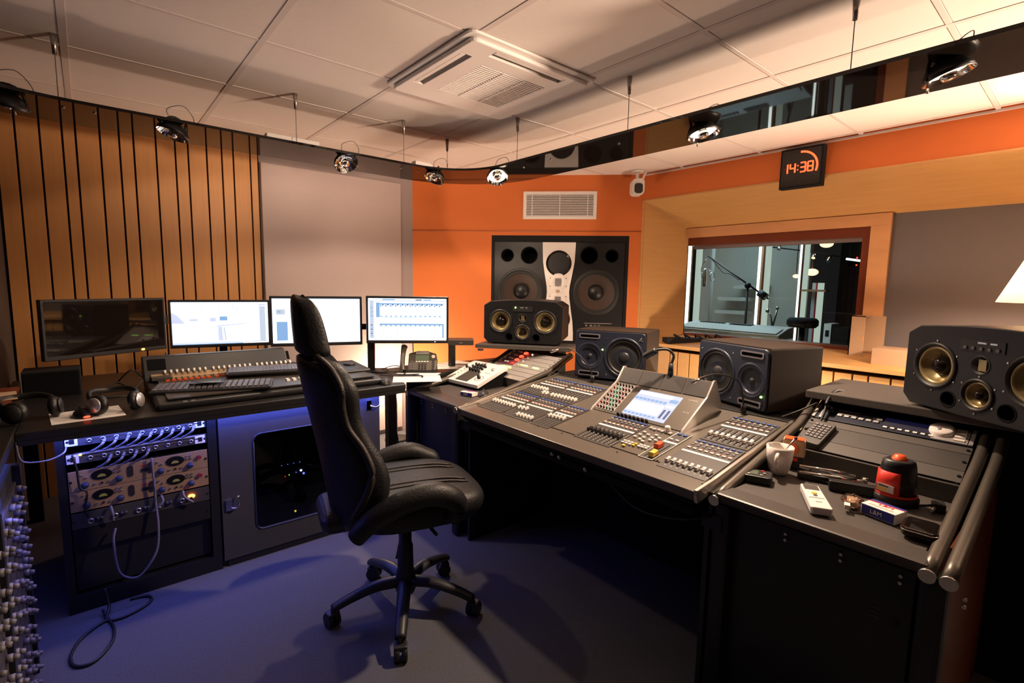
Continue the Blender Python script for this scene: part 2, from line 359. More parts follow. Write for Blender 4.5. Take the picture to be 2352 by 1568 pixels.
# window: pine casing, red-brown inner frame, pane
win = struct(MB().add([], [], 'pine').bb((4.075, 0.955, 1.792), (4.108, 2.442, 1.872), 'pine').build('window_1'))
MB().bb((4.074, 0.955, 0.90), (4.109, 1.068, 1.7915), 'pine').build('casing_side', win)
MB().bb((4.10, 1.066, 1.725), (4.26, 2.435, 1.792), 'redwood').build('inner_frame', win)
MB().bb((4.10, 1.066, 0.905), (4.26, 2.435, 0.955), 'redwood').build('inner_frame', win)
MB().bb((4.10, 1.066, 0.955), (4.26, 1.118, 1.725), 'redwood').build('inner_frame', win)
MB().bb((4.205, 1.10, 0.94), (4.213, 2.50, 1.74), 'glass').build('window_pane', win)
MB().bb((4.20, 1.11, 1.70), (4.225, 2.435, 1.726), 'fabricd').build('pane_seal', win)
# ================================================================== LIVE ROOM seen through the window
M['livewall'] = mat('live_room_wall', (0.30, 0.31, 0.28), 0.9, noise=(3, 0.08))
M['livedark'] = mat('live_room_dark', (0.055, 0.06, 0.055), 0.9)
M['livebrown'] = mat('live_room_curtain', (0.075, 0.035, 0.032), 0.95)
struct(MB().bb((4.3, -0.3, -0.1), (9.2, 5.2, 0), 'livedark').build('live_room_floor'))
struct(MB().bb((4.3, -0.3, 2.48), (9.2, 5.2, 2.56), 'livewall').build('live_room_ceiling'))
lw = struct(MB().bb((7.3, 2.55, 0), (7.4, 5.2, 2.5), 'livewall').build('wall_live_room'))
struct(MB().bb((8.6, -0.3, 0), (8.7, 2.6, 2.5), 'livedark').build('wall_live_room_far'))
struct(MB().bb((4.3, 5.0, 0), (7.4, 5.1, 2.5), 'livewall').build('wall_live_room_side'))
struct(MB().bb((4.3, -0.4, 0), (9.0, -0.3, 2.5), 'livedark').build('wall_live_room_right'))
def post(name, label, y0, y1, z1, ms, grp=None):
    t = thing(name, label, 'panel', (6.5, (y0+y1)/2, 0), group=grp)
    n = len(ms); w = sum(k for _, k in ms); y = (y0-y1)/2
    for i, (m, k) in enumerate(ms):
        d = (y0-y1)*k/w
        MB().bb((-0.04-0.002*i, y-d, 0), (0.05, y, z1), m).build({'glow_white': 'glow_strip', 'glow_pale': 'pale_strip', 'pine': 'wooden_edge', 'redwood': 'wooden_edge', 'void': 'shadow_gap', 'redpk': 'red_strip', 'whitep': 'white_board'}[m], t); y -= d
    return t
G = 'lit panel edges in the room behind the window'  # edges are no lamps, the light from behind them is put in as emission
post('panel_edge', 'very bright white panel edge at left end of window', 3.87, 3.66, 2.3, [('glow_white', 9), ('pine', 2), ('void', 5), ('glow_pale', 4)], G)
post('panel_edge', 'bright white panel edge behind the microphone boom weight', 2.855, 2.734, 2.3, [('glow_white', 4), ('pine', 3), ('redwood', 3), ('glow_pale', 4)], G)
post('panel_edge', 'third bright panel edge, just left of red striped post', 2.375, 2.30, 2.3, [('glow_white', 3), ('redwood', 3), ('glow_pale', 3)], G)
post('striped_post', 'short white post with red stripe carrying small shelf', 2.215, 2.118, 1.435, [('whitep', 4), ('redpk', 2), ('glow_pale', 4)])
t = thing('wall_shelf', 'small pale shelf fixed across the red striped post', 'shelf', (6.45, 2.16, 1.335)); MB().bb((-0.12, -0.13, 0), (0.0, 0.13, 0.022), 'pine').build('board', t)
for i, (y, z, w, n) in enumerate(((3.22, 1.35, 0.40, 'upper'), (3.42, 1.18, 0.44, 'middle'), (3.46, 0.99, 0.44, 'lower'))):
    t = thing('wall_shelf', 'pale %s shelf on grey wall behind the microphone stand' % n, 'shelf', (7.29, y, z), group='pale shelves in the live room'); MB().bb((-0.28, -w/2, 0), (0, w/2, 0.05), 'livewall').build('board', t)
t = thing('vertical_pipe', 'pale blue vertical pipe left of the shelves behind window', 'pipe', (6.6, 3.53, 0)); MB().cyl((0, 0, 0), (0, 0, 2.45), 0.025, m='livewall').build('pipe', t)
# boom microphone stand
t = thing('microphone_stand', 'black boom microphone stand with counterweight behind the window', 'stand', (5.6, 2.57, 0))
b = MB()
for a in (0.4, 2.5, 4.6): b.tube([(0, 0, 0.16), (0.22*math.cos(a), 0.22*math.sin(a), 0.012)], 0.011, m='black')
b.build('tripod', t); MB().cyl((0, 0, 0.05), (0, 0, 1.385), 0.013, m='black').build('pole', t)
MB().tube([(0, 0.49, 1.73), (0, -0.23, 1.25)], 0.010, m='black').build('boom', t)
MB().sphere((0, 0, 1.39), 0.036, m='black').build('clutch', t); MB().cyl((0, -0.13, 1.315), (0, -0.205, 1.265), 0.04, m='black').build('counterweight', t)
MB().tube([(0, 0.44, 1.69), (0.02, 0.31, 1.54), (0, 0.22, 1.52), (0, 0.1, 1.45)], 0.004, sub=5).build('cable', t)
t = thing('studio_microphone', 'silver studio microphone hanging from the boom behind window', 'microphone', (5.6, 3.085, 1.37))
MB().lathe([(0, 0), (0.022, 0.002), (0.024, 0.08), (0.02, 0.2), (0.012, 0.215), (0, 0.216)], (0, 0, 0), (0, 0.02, 1), m='steel').build('body', t)
MB().tube([(0, -0.01, 0.32), (0, 0.045, 0.22), (0, 0.035, 0.1)], 0.007, m='chrome', sub=4).build('shock_mount', t)
MB().lathe([(0.05, -0.004), (0.056, 0), (0.05, 0.004)], (0, -0.09, 0.12), (0, 1, 0), m='steel').tube([(0, -0.04, 0.2), (0, -0.09, 0.17)], 0.004, m='steel').build('pop_filter', t)
t = thing('microphone_stand', 'short microphone stand with two small heads behind the keyboard', 'stand', (6.0, 2.43, 0))
MB().tube([(0, 0, 0.85), (0.2, 0.12, 0.01)], 0.01, m='black').tube([(0, 0, 0.85), (-0.1, -0.2, 0.01)], 0.01, m='black').tube([(0, 0, 0.85), (-0.2, 0.12, 0.01)], 0.01, m='black').build('tripod', t)
MB().tube([(0, 0, 0.82), (0, 0.03, 1.04), (0, 0.07, 1.10)], 0.012, m='steel').sphere((0, 0.075, 1.105), 0.025, m='chrome').build('microphone_head', t)
MB().tube([(0, 0.01, 0.9), (0, -0.03, 1.13)], 0.011, m='steel').sphere((0, -0.03, 1.14), 0.02, m='steel').build('microphone_head', t)
# stage keyboard on stand
t = thing('stage_keyboard', 'long white stage keyboard just behind the window pane', 'keyboard', (5.0, 2.42, 0.885))
MB().prism([(-0.18, 0), (0.16, 0), (0.16, 0.11), (0.03, 0.10), (-0.18, 0.045)], 'y', -0.52, 0.50, 'white').build('case', t, bevel=0.006)
MB().box((-0.085, 0.0, 0.078), (0.16, 0.98, 0.006), 'capw', rot=(0, -0.26, 0)).build('keys', t)
MB().box((0.09, -0.05, 0.109), (0.10, 0.22, 0.006), 'consoled').build('display', t)
b = MB()
for k in range(8): b.box((0.09, 0.14+0.035*k, 0.108), (0.05, 0.02, 0.01), 'consoled')
b.build('buttons', t, kind='stuff')
t = thing('keyboard_stand', 'black stand under the long white stage keyboard', 'stand', (5.0, 2.42, 0))
MB().tube([(0, -0.4, 0.015), (0, 0.4, 0.87)], 0.018, m='black').build('brace', t); MB().tube([(0.05, 0.4, 0.015), (0.05, -0.4, 0.87)], 0.018, m='black').build('brace', t)
MB().bb((-0.16, -0.45, 0.855), (0.16, 0.45, 0.884), 'black').build('top_rail', t)
t = thing('drum_stool', 'round black stool seat in front of third panel edge', 'stool', (6.0, 2.125, 0))
MB().lathe([(0, 0.94), (0.13, 0.942), (0.155, 0.97), (0.155, 1.02), (0.13, 1.045), (0, 1.05)], (0, 0, 0), (0, 0, 1), m='blackm').build('seat', t); MB().cyl((0, 0, 0.0), (0, 0, 0.94), 0.03, m='black').build('column', t)
t = thing('amplifier', 'white fronted amplifier box at right end behind the window', 'amplifier', (7.0, 2.08, 0)); 
MB().bb((-0.02, -0.12, 0.35), (0.3, 0.06, 0.90), 'blackm').build('case', t); MB().bb((-0.03, 0.06, 0.35), (0.25, 0.14, 0.94), 'white').build('side_board', t); MB().bb((-0.034, 0.08, 0.78), (-0.028, 0.12, 0.86), 'blackm').build('handle_hole', t)
MB().bb((-0.02, -0.12, 0), (0.3, 0.14, 0.35), 'blackm').build('base', t)
for i, (y, z, r, n) in enumerate(((2.28, 1.92, 0.075, 'highest, near the ceiling'), (2.417, 1.575, 0.072, 'middle one beside third panel edge'), (2.60, 1.525, 0.04, 'smallest, left of third panel edge'))):
    t = thing('pendant_lamp', 'warm round glowing pendant lamp behind window, %s' % n, 'lamp', (7.0, y, z), group='warm pendant lamps in the live room')
    MB().sphere((0, 0, 0), r, m='bulb', sc=(1, 1, 0.62)).build('globe', t); MB().cyl((0, 0, r*0.6), (0, 0, 2.48-z), 0.006, m='black').build('cord', t)
t = thing('curtain', 'dark red brown curtain right of the red striped post', 'curtain', (8.4, 2.1, 0))
b = MB()
for k in range(12): b.cyl((0, 0.35-0.075*k, 0), (0, 0.35-0.075*k, 1.7), 0.045, m='livebrown', n=10)
b.build('cloth', t)
t = thing('indicator_box', 'black wall box with two red lights behind window', 'box', (8.58, 2.35, 1.72)); MB().bb((-0.04, -0.06, -0.02), (0, 0.12, 0.05), 'blackm').build('case', t)
for z in (0.0, 0.105): MB().sphere((-0.045, 0.02 , z), 0.012, m='ledr', n=8).build('red_light', t)
t = thing('light_track', 'thin sloping ceiling track with small chrome spots behind window', 'lamp track', (7.0, 2.5, 2.0)); MB().tube([(0, 0.43, -0.09), (0, 0, -0.16), (0, -0.37, -0.24)], 0.008, m='blackm').build('rail', t)
for y, z in ((0.32, -0.10), (-0.10, -0.22), (-0.27, -0.27)): MB().cyl((0, y, z+0.03), (-0.05, y, z-0.03), 0.022, m='chrome').build('spot', t)
MB().tube([(0, -0.05, -0.16), (0, -0.05, 0.48)], 0.004, m='blackm').build('hanger', t)
t = thing('tube_lamp', 'slanting bright tube lamp near top right of window', 'lamp', (7.0, 1.97, 1.716)); MB().tube([(0, 0.085, 0.015), (0, -0.085, -0.015)], 0.012, m='glow_white').build('tube', t); MB().cyl((0, 0.05, 0.01), (0, 0.05, 0.764), 0.003, n=6, m='blackm').cyl((0, -0.05, -0.01), (0, -0.05, 0.764), 0.003, n=6, m='blackm').build('hanging_wires', t)
# ================================================================== CASSETTE AIR CONDITIONER
t = thing('air_conditioner', 'white square cassette air conditioner in the ceiling', 'air conditioner', (1.493, 1.955, 2.30))
pan = MB().prism(rrect(0.71, 0.71, 0.035), 'z', -0.012, 0.0, 'whitep').prism(rrect(0.66, 0.66, 0.03), 'z', -0.03, -0.012, 'whitep').build('panel', t, bevel=0.008)
cut(pan, MB().bb((-0.30, -0.21, -0.1), (-0.25, 0.175, -0.012), 'acgrille').bb((-0.20, -0.305, -0.1), (0.195, -0.257, -0.012), 'acgrille').bb((-0.17, -0.175, -0.1), (0.19, 0.175, -0.012), 'acgrille'))
for a, bb_ in (((-0.298, -0.205, -0.0295), (-0.278, 0.17, -0.026)), ((-0.195, -0.303, -0.0295), (0.19, -0.285, -0.026))): MB().bb(a, bb_, 'whitep').build('vane', t)
g = MB()
for k in range(22): y = -0.17+0.0163*k; g.bb((-0.172, y, -0.031), (0.192, y+0.0065, -0.022), 'whitep')
for x in (-0.05, 0.07): g.bb((x-0.004, -0.172, -0.032), (x+0.004, 0.178, -0.024), 'whitep')
g.build('intake_grille', t, kind='stuff')
# ================================================================== WALL VENT, CAMERA, CLOCK
t = thing('air_vent', 'white louvred air vent high on the orange wall', 'vent'); t.matrix_world = OR @ Matrix.Translation((-0.705, 0, 2.047))
fr = MB().bb((-0.318, -0.012, -0.118), (0.318, 0.0, 0.118), 'whitep').build('frame', t, bevel=0.003)
cut(fr, MB().bb((-0.29, -0.05, -0.092), (0.29, -0.003, 0.092), 'acgrille'))
MB().bb((-0.289, -0.0035, -0.091), (0.289, -0.002, 0.091), 'consoled').build('backing', t)
for k in range(13): z = -0.086+0.0143*k; MB().box((0, -0.008, z), (0.58, 0.009, 0.0052), 'whitep', rot=(0.5, 0, 0)).build('louvre', t)
for x in (-0.24, 0, 0.24): MB().bb((x-0.003, -0.013, -0.092), (x+0.003, -0.008, 0.092), 'whitep').build('divider', t)
t = thing('security_camera', 'white security camera hanging in the corner above window', 'camera', (3.50, 2.57, 2.30))
R = rotm((0, 0, 1))
MB().cyl((0, 0, -0.012), (0, 0, 0), 0.05, m='whitep').build('ceiling_plate', t); MB().cyl((0, 0, -0.07), (0, 0, -0.012), 0.012, m='whitep').build('stem', t)
XF = Matrix.Rotation(math.radians(-40.3), 4, 'Z')
MB(XF).prism(rrect(0.098, 0.13, 0.032), 'y', -0.06, 0.05, 'white', xf=Matrix.Translation((0, 0, -0.135))).build('body', t, bevel=0.006)
MB(XF).prism(rrect(0.066, 0.078, 0.022), 'y', -0.066, -0.058, 'gloss', xf=Matrix.Translation((0, 0, -0.15))).build('lens_window', t)
MB(XF).tube([(0.045, 0.02, -0.08), (0.06, 0.02, -0.03), (0.075, 0.03, -0.004)], 0.01, m='whitep', sub=4).build('cable', t)
t = thing('wall_clock', 'square black digital wall clock reading 14:38 in red', 'clock', (3.66, 1.365, 2.15))
MB().bb((-0.052, -0.130, -0.128), (0.0, 0.130, 0.128), 'blackm').build('case', t, bevel=0.004)
MB().bb((-0.0545, -0.117, -0.115), (-0.052, 0.117, 0.115), 'gloss').build('glass_front', t)
SEG = {'1': 'bc', '4': 'fgbc', '3': 'abgcd', '8': 'abcdefg'}
w, h, th = 0.030, 0.058, 0.0085
for ch, y0 in (('1', 0.099), ('4', 0.053), ('3', -0.010), ('8', -0.054)):
    b = MB()
    for s_ in SEG[ch]:
        cy, cz, dy, dz = {'a': (0, h/2, w, th), 'd': (0, -h/2, w, th), 'g': (0, 0, w, th), 'b': (-w/2, h/4, th, h/2), 'c': (-w/2, -h/4, th, h/2), 'f': (w/2, h/4, th, h/2), 'e': (w/2, -h/4, th, h/2)}[s_]
        b.box((-0.056, y0+cy-0.004, cz+0.0), (0.003, dy, dz), 'clock')
    b.build('digit', t)
MB().box((-0.056, 0.017, 0.013), (0.003, 0.007, 0.007), 'clock').box((-0.056, 0.017, -0.013), (0.003, 0.007, 0.007), 'clock').build('colon', t)
b = MB(); b2 = MB()
for k in range(60):
    a = 2*PI*k/60; p = (-0.056, -0.098*math.sin(a), 0.098*math.cos(a))
    if k < 19: b.box(p, (0.003, 0.0085, 0.012), 'clock', rot=(a, 0, 0))
    elif k % 5 == 0: b2.box(p, (0.003, 0.004, 0.004), 'maroon')
b.build('seconds_arc', t); b2.build('minute_marks', t)
# ================================================================== HANGING GLOSSY LIGHT SHELF
def arc(cx, cy, r, a0, a1, n=14): return [(cx+r*math.cos(math.radians(a0+(a1-a0)*k/n)), cy+r*math.sin(math.radians(a0+(a1-a0)*k/n))) for k in range(n+1)]
inner = [(1.91, -1.2)]+arc(1.56, 2.385, 0.35, 0, 90)+arc(0.0, 2.185, 0.55, 90, 180)+[(-0.55, -1.2)]
outer = [(2.29, -1.2)]+arc(1.66, 2.49, 0.63, 0, 90)+arc(-0.05, 2.24, 0.88, 90, 180)+[(-0.93, -1.2)]
def resample(P, n):
    P = [Vector(p) for p in P]; L = [0]
    for a, b in zip(P, P[1:]): L.append(L[-1]+(b-a).length)
    out = []
    for k in range(n):
        t = L[-1]*k/(n-1); i = max(j for j in range(len(L)-1) if L[j] <= t+1e-9); out.append(P[i].lerp(P[i+1], (t-L[i])/(L[i+1]-L[i])))
    return out
# pair the two outlines by matching their straight runs and arcs
ip = [(1.91, y) for y in [-1.2+0.3*k for k in range(12)]]+inner[1:-1]+[(-0.55, y) for y in [1.9-0.4*k for k in range(8)]]
op = [(2.29, y) for y in [-1.2+0.3*k for k in range(12)]]+outer[1:-1]+[(-0.93, y) for y in [1.9-0.4*k for k in range(8)]]
n = len(ip); vs = [(*p, 2.05) for p in ip]+[(*p, 2.05) for p in op]+[(*p, 2.063) for p in ip]+[(*p, 2.063) for p in op]
fs = []
for i in range(n-1):
    fs += [[i, i+1, n+i+1, n+i], [2*n+i+1, 2*n+i, 3*n+i, 3*n+i+1], [i, 2*n+i, 2*n+i+1, i+1], [n+i+1, 3*n+i+1, 3*n+i, n+i]]
fs += [[0, n, 3*n, 2*n], [n-1, 3*n-1, 4*n-1, 2*n-1]]
shelf = thing('light_shelf', 'curved glossy black light shelf hung from the ceiling on wires', 'light shelf', (1.7, 2.7, 2.05))
MB(Matrix.Translation((-1.7, -2.7, -2.05))).add(vs, fs, 'gloss').build('board', shelf)
SX = Matrix.Translation((-1.7, -2.7, -2.05))
for x, y in ((-0.041, 2.75), (0.865, 2.75), (1.473, 2.75), (1.872, 2.90), (1.93, 2.256), (1.93, 1.482), (1.945, 0.608), (1.94, -0.3)):
    MB(SX).cyl((x, y, 2.06), (x, y, 2.30), 0.0016, n=6, m='cableb').build('hanging_wire', shelf)
    MB(SX).cyl((x, y, 2.225), (x, y, 2.30), 0.007, 0.012, n=10, m='steel').build('wire_anchor', shelf)
for (x, y, a, w) in ((1.93, 2.78, -45, 0.22), (0.86, 2.80, 0, 0.26), (1.62, 2.79, 0, 0.12)):
    MB(SX).box((x, y, 2.078), (w, 0.05, 0.03), 'whitep' , rot=(0, 0, math.radians(a))).build('transformer', shelf, bevel=0.003)
for x, y in ((-0.03, 2.83), (0.07, 2.83), (1.5, 2.84), (1.62, 2.84), (2.02, 2.3), (2.0, 2.05), (2.02, 1.6), (2.12, 1.25)):
    MB(SX).cyl((x, y, 2.046), (x, y, 2.05), 0.006, n=10, m='steel').build('screw_cap', shelf)
lamps = [(-0.19, 2.77, 1, 'leftmost, cut by the left edge of photo'), (0.345, 2.79, 1, 'in front of the wood slats'), (1.136, 2.80, 1, 'above the second lit monitor'), (1.703, 2.77, 1, 'above the phone, left of the corner bend'),
         (1.965, 2.483, 1, 'right of the corner bend'), (2.045, 1.177, 1, 'left of the red clock'), (2.02, 0.376, 1, 'big one at upper right')]
for i, (x, y, on, wh) in enumerate(lamps):
    t = thing('spot_lamp', 'chrome spot lamp under the light shelf, %s' % wh, 'lamp', (x, y, 2.05), group='chrome spot lamps under the light shelf')
    tilt = [(0.25, 0.2), (0.1, 0.35), (-0.5, 0.5), (0.35, 0.25), (0.3, 0.55), (0.15, 0.22), (0.12, 0.28)][i]
    X = Matrix.Translation((0, 0, -0.022)) @ Euler((tilt[0], tilt[1], 0.4*i)).to_matrix().to_4x4()
    MB(X).lathe([(0.0, 0.028), (0.02, 0.027), (0.045, 0.015), (0.062, -0.008), (0.066, -0.026), (0.063, -0.026)], (0, 0, 0), (0, 0, 1), m='black').build('shell', t)
    MB(X).lathe([(0.063, -0.026), (0.054, -0.008), (0.036, 0.008), (0.016, 0.014), (0.0, 0.014)], (0, 0, 0), (0, 0, 1), m='chrome').build('reflector', t)
    MB(X).lathe([(0.0, -0.036), (0.017, -0.034), (0.022, -0.022), (0.018, -0.006), (0.0, 0.012)], (0, 0, 0), (0, 0, 1), n=18, m='chrome').build('bulb_cap', t)
    MB(X).lathe([(0.05, -0.010), (0.036, 0.002), (0.030, 0.004)], (0, 0, -0.001), (0, 0, 1), m='lens').build('lit_ring', t) if i in (4, 5, 6) else None
    MB(X).tube([(-0.066, 0, -0.022), (-0.03, 0, 0.045), (0.03, 0, 0.045), (0.066, 0, -0.022)], 0.005, m='black', sub=4).build('bracket', t)
    MB(X).cyl((0.03, -0.045, -0.03), (0.033, -0.047, -0.045), 0.004, n=8, m='steel').build('knob', t)
    MB().tube([(0.0, 0.02, 0.014), (-0.03, -0.04, 0.05), (0.03, -0.05, 0.075), (0.07, -0.03, 0.04), (0.08, 0.03, 0.015)], 0.0016, n=6, m='cableb', sub=5).build('lead', t)
# ================================================================== FLOOR LAMP
t = thing('floor_lamp', 'tall lamp with glowing cream cone shade at right edge', 'lamp', (3.30, 0.12, 0))
MB().lathe([(0.075, 1.66), (0.215, 1.315), (0.212, 1.315), (0.072, 1.66)], (0, 0, 0), (0, 0, 1), n=40, m='shade').build('lamp_shade', t)
MB().cyl((0, 0, 0.02), (0, 0, 1.36), 0.012, m='steel').build('pole', t); MB().cyl((0, 0, 0), (0, 0, 0.025), 0.14, n=28, m='black').build('base', t)
MB().lathe([(0.0, 0.0), (0.018, 0.02), (0.018, 0.055), (0.0, 0.06)], (0, 0, 1.34), (0, 0, 1), m='white').build('socket', t)
b = MB()
for a in (0.3, 2.4, 4.5): b.tube([(0, 0, 1.385), (0.20*math.cos(a), 0.20*math.sin(a), 1.33)], 0.002, n=6, m='steel')
b.build('shade_carrier', t)
t = thing('corner_lamp', 'small warm lamp standing on the floor behind left desk', 'lamp', (1.98, 3.86, 0)); MB().cyl((0, 0, 0), (0, 0, 0.02), 0.10, n=24, m='black').build('base', t); MB().cyl((0, 0, 0.02), (0, 0, 0.42), 0.008, m='steel').build('pole', t)
MB().cyl((0, 0, 0.42), (0, 0, 0.455), 0.018, m='white').build('socket', t)
t = thing('low_lamp', 'small warm lamp on the floor behind the console bridge', 'lamp', (3.25, 1.50, 0)); MB().cyl((0, 0, 0), (0, 0, 0.02), 0.09, n=24, m='black').build('base', t); MB().cyl((0, 0, 0.02), (0, 0, 0.33), 0.008, m='steel').build('pole', t); MB().cyl((0, 0, 0.33), (0, 0, 0.365), 0.018, m='white').build('socket', t)
# ================================================================== SPEAKERS
F = Euler((PI/2, 0, 0)).to_matrix().to_4x4()     # text facing local -Y
def face_rot(nx, ny): return math.atan2(nx, -ny)
def cyls(L, y0=-0.05, y1=0.1, m='black'):
    b = MB()
    for x, z, r in L: b.cyl((x, y0, z), (x, y1, z), r, n=36, m=m)
    return b
# three way monitors, gold cones
def threeway(loc, rz, label, led):
    t = thing('studio_monitor', label, 'speaker', loc, rz, 'wide three way monitors with gold cones')
    W_, H_, D_ = 0.53, 0.29, 0.33
    out = [(-W_/2+0.03, 0), (W_/2-0.03, 0), (W_/2, 0.03), (W_/2, H_-0.04)]+[(W_/2-0.045-(W_-0.09)*k/8, H_-0.012+0.012*math.sin(PI*k/8)) for k in range(9)]+[(-W_/2, H_-0.04), (-W_/2, 0.03)]
    body = MB().prism(out, 'y', 0.0, D_, 'black').build('cabinet', t, bevel=0.0)
    drv = [(-0.151, 0.146, 0.071), (0.151, 0.146, 0.071), (0.0, 0.076, 0.045), (-0.092, 0.042, 0.024), (0.092, 0.042, 0.024), (0.0, 0.170, 0.026)]
    cut(body, cyls(drv)); bv = body.modifiers.new('bevel', 'BEVEL'); bv.width = 0.004; bv.segments = 2; bv.limit_method = 'ANGLE'; bv.angle_limit = 0.5
    for i, (x, z, r) in enumerate(drv):
        if i < 3:
            d = MB().lathe([(r+0.008, -0.001), (r+0.006, -0.006), (r, -0.007), (r*0.93, -0.001), (r*0.88, 0.004)], (x, 0, z), (0, 1, 0), m='plastic', n=36)
            c = d.build('driver_rim', t)
            MB().lathe([(r*0.9, 0.003), (r*0.82, 0.000), (r*0.76, 0.008), (r*0.40, r*0.55), (0.0, r*0.55)], (x, 0, z), (0, 1, 0), m='gold', n=36).build('cone', t)
            MB().lathe([(0.0, -0.016), (r*0.26, -0.011), (r*0.44, 0.006), (r*0.50, r*0.42)], (x, r*0.22, z), (0, 1, 0), m='gloss', n=28).build('dust_cap', t)
        elif i < 5:
            MB().lathe([(r+0.004, -0.001), (r, -0.003), (r*0.92, 0.012), (r*0.9, 0.09), (0, 0.09)], (x, 0, z), (0, 1, 0), m='void').build('bass_port', t)
        else:
            MB().lathe([(0.031, -0.001), (0.027, -0.003), (0.02, 0.02), (0, 0.02)], (x, 0, z), (0, 1, 0), m='plastic').build('tweeter_horn', t)
            MB().bb((x-0.012, 0.006, z-0.018), (x+0.012, 0.012, z+0.018), 'gold').build('tweeter_ribbon', t)
    b = MB()
    for x, z, r in drv[:3]:
        for k in range(6): a = k*PI/3+0.5; b.cyl((x+(r+0.014)*math.cos(a), -0.0025, z+(r+0.014)*math.sin(a)), (x+(r+0.014)*math.cos(a), 0, z+(r+0.014)*math.sin(a)), 0.003, n=8, m='steel')
    b.build('screws', t, kind='stuff')
    b = MB().bb((-0.068, -0.003, 0.212), (0.068, 0.0, 0.248), 'plastic')
    b.build('control_plate', t)
    b = MB()
    if led:
        MB().sphere((-0.048, -0.004, 0.238), 0.0055, m='ledg', n=8).build('power_light', t)
        for x, w in ((-0.005, 0.022), (0.026, 0.014)): b.bb((x-w/2, -0.004, 0.235), (x+w/2, -0.003, 0.241), 'silver')
        for x in (-0.02, 0.0, 0.02, 0.038): b.bb((x-0.007, -0.004, 0.224), (x+0.007, -0.003, 0.2255), 'cableb')
    else:
        for x, w in ((0.0, 0.026), (0.035, 0.02)): b.bb((x-w/2, -0.004, 0.237), (x+w/2, -0.003, 0.242), 'silver')
        for k in range(5): b.cyl((-0.05+0.025*k, -0.007, 0.222), (-0.05+0.025*k, -0.003, 0.222), 0.0055, n=10, m='cableb')
    b.build('control_marks', t)
    for x in (-0.2, 0.2):
        for y in (0.04, 0.3): MB().cyl((x, y, -0.008), (x, y, 0.0), 0.012, n=10, m='rubber').build('foot', t)
    return t
# left one: front edge from (2.07,2.737) to (2.367,2.29)
threeway((2.18, 2.465, 0.970), math.atan2(2.247-2.66, 2.32-2.015), 'left three way monitor with green light, in front of wall monitor', True)
threeway((2.10, 0.228, 0.964), math.atan2(-0.808, -0.577), 'right three way monitor in front of the glowing floor lamp', False)
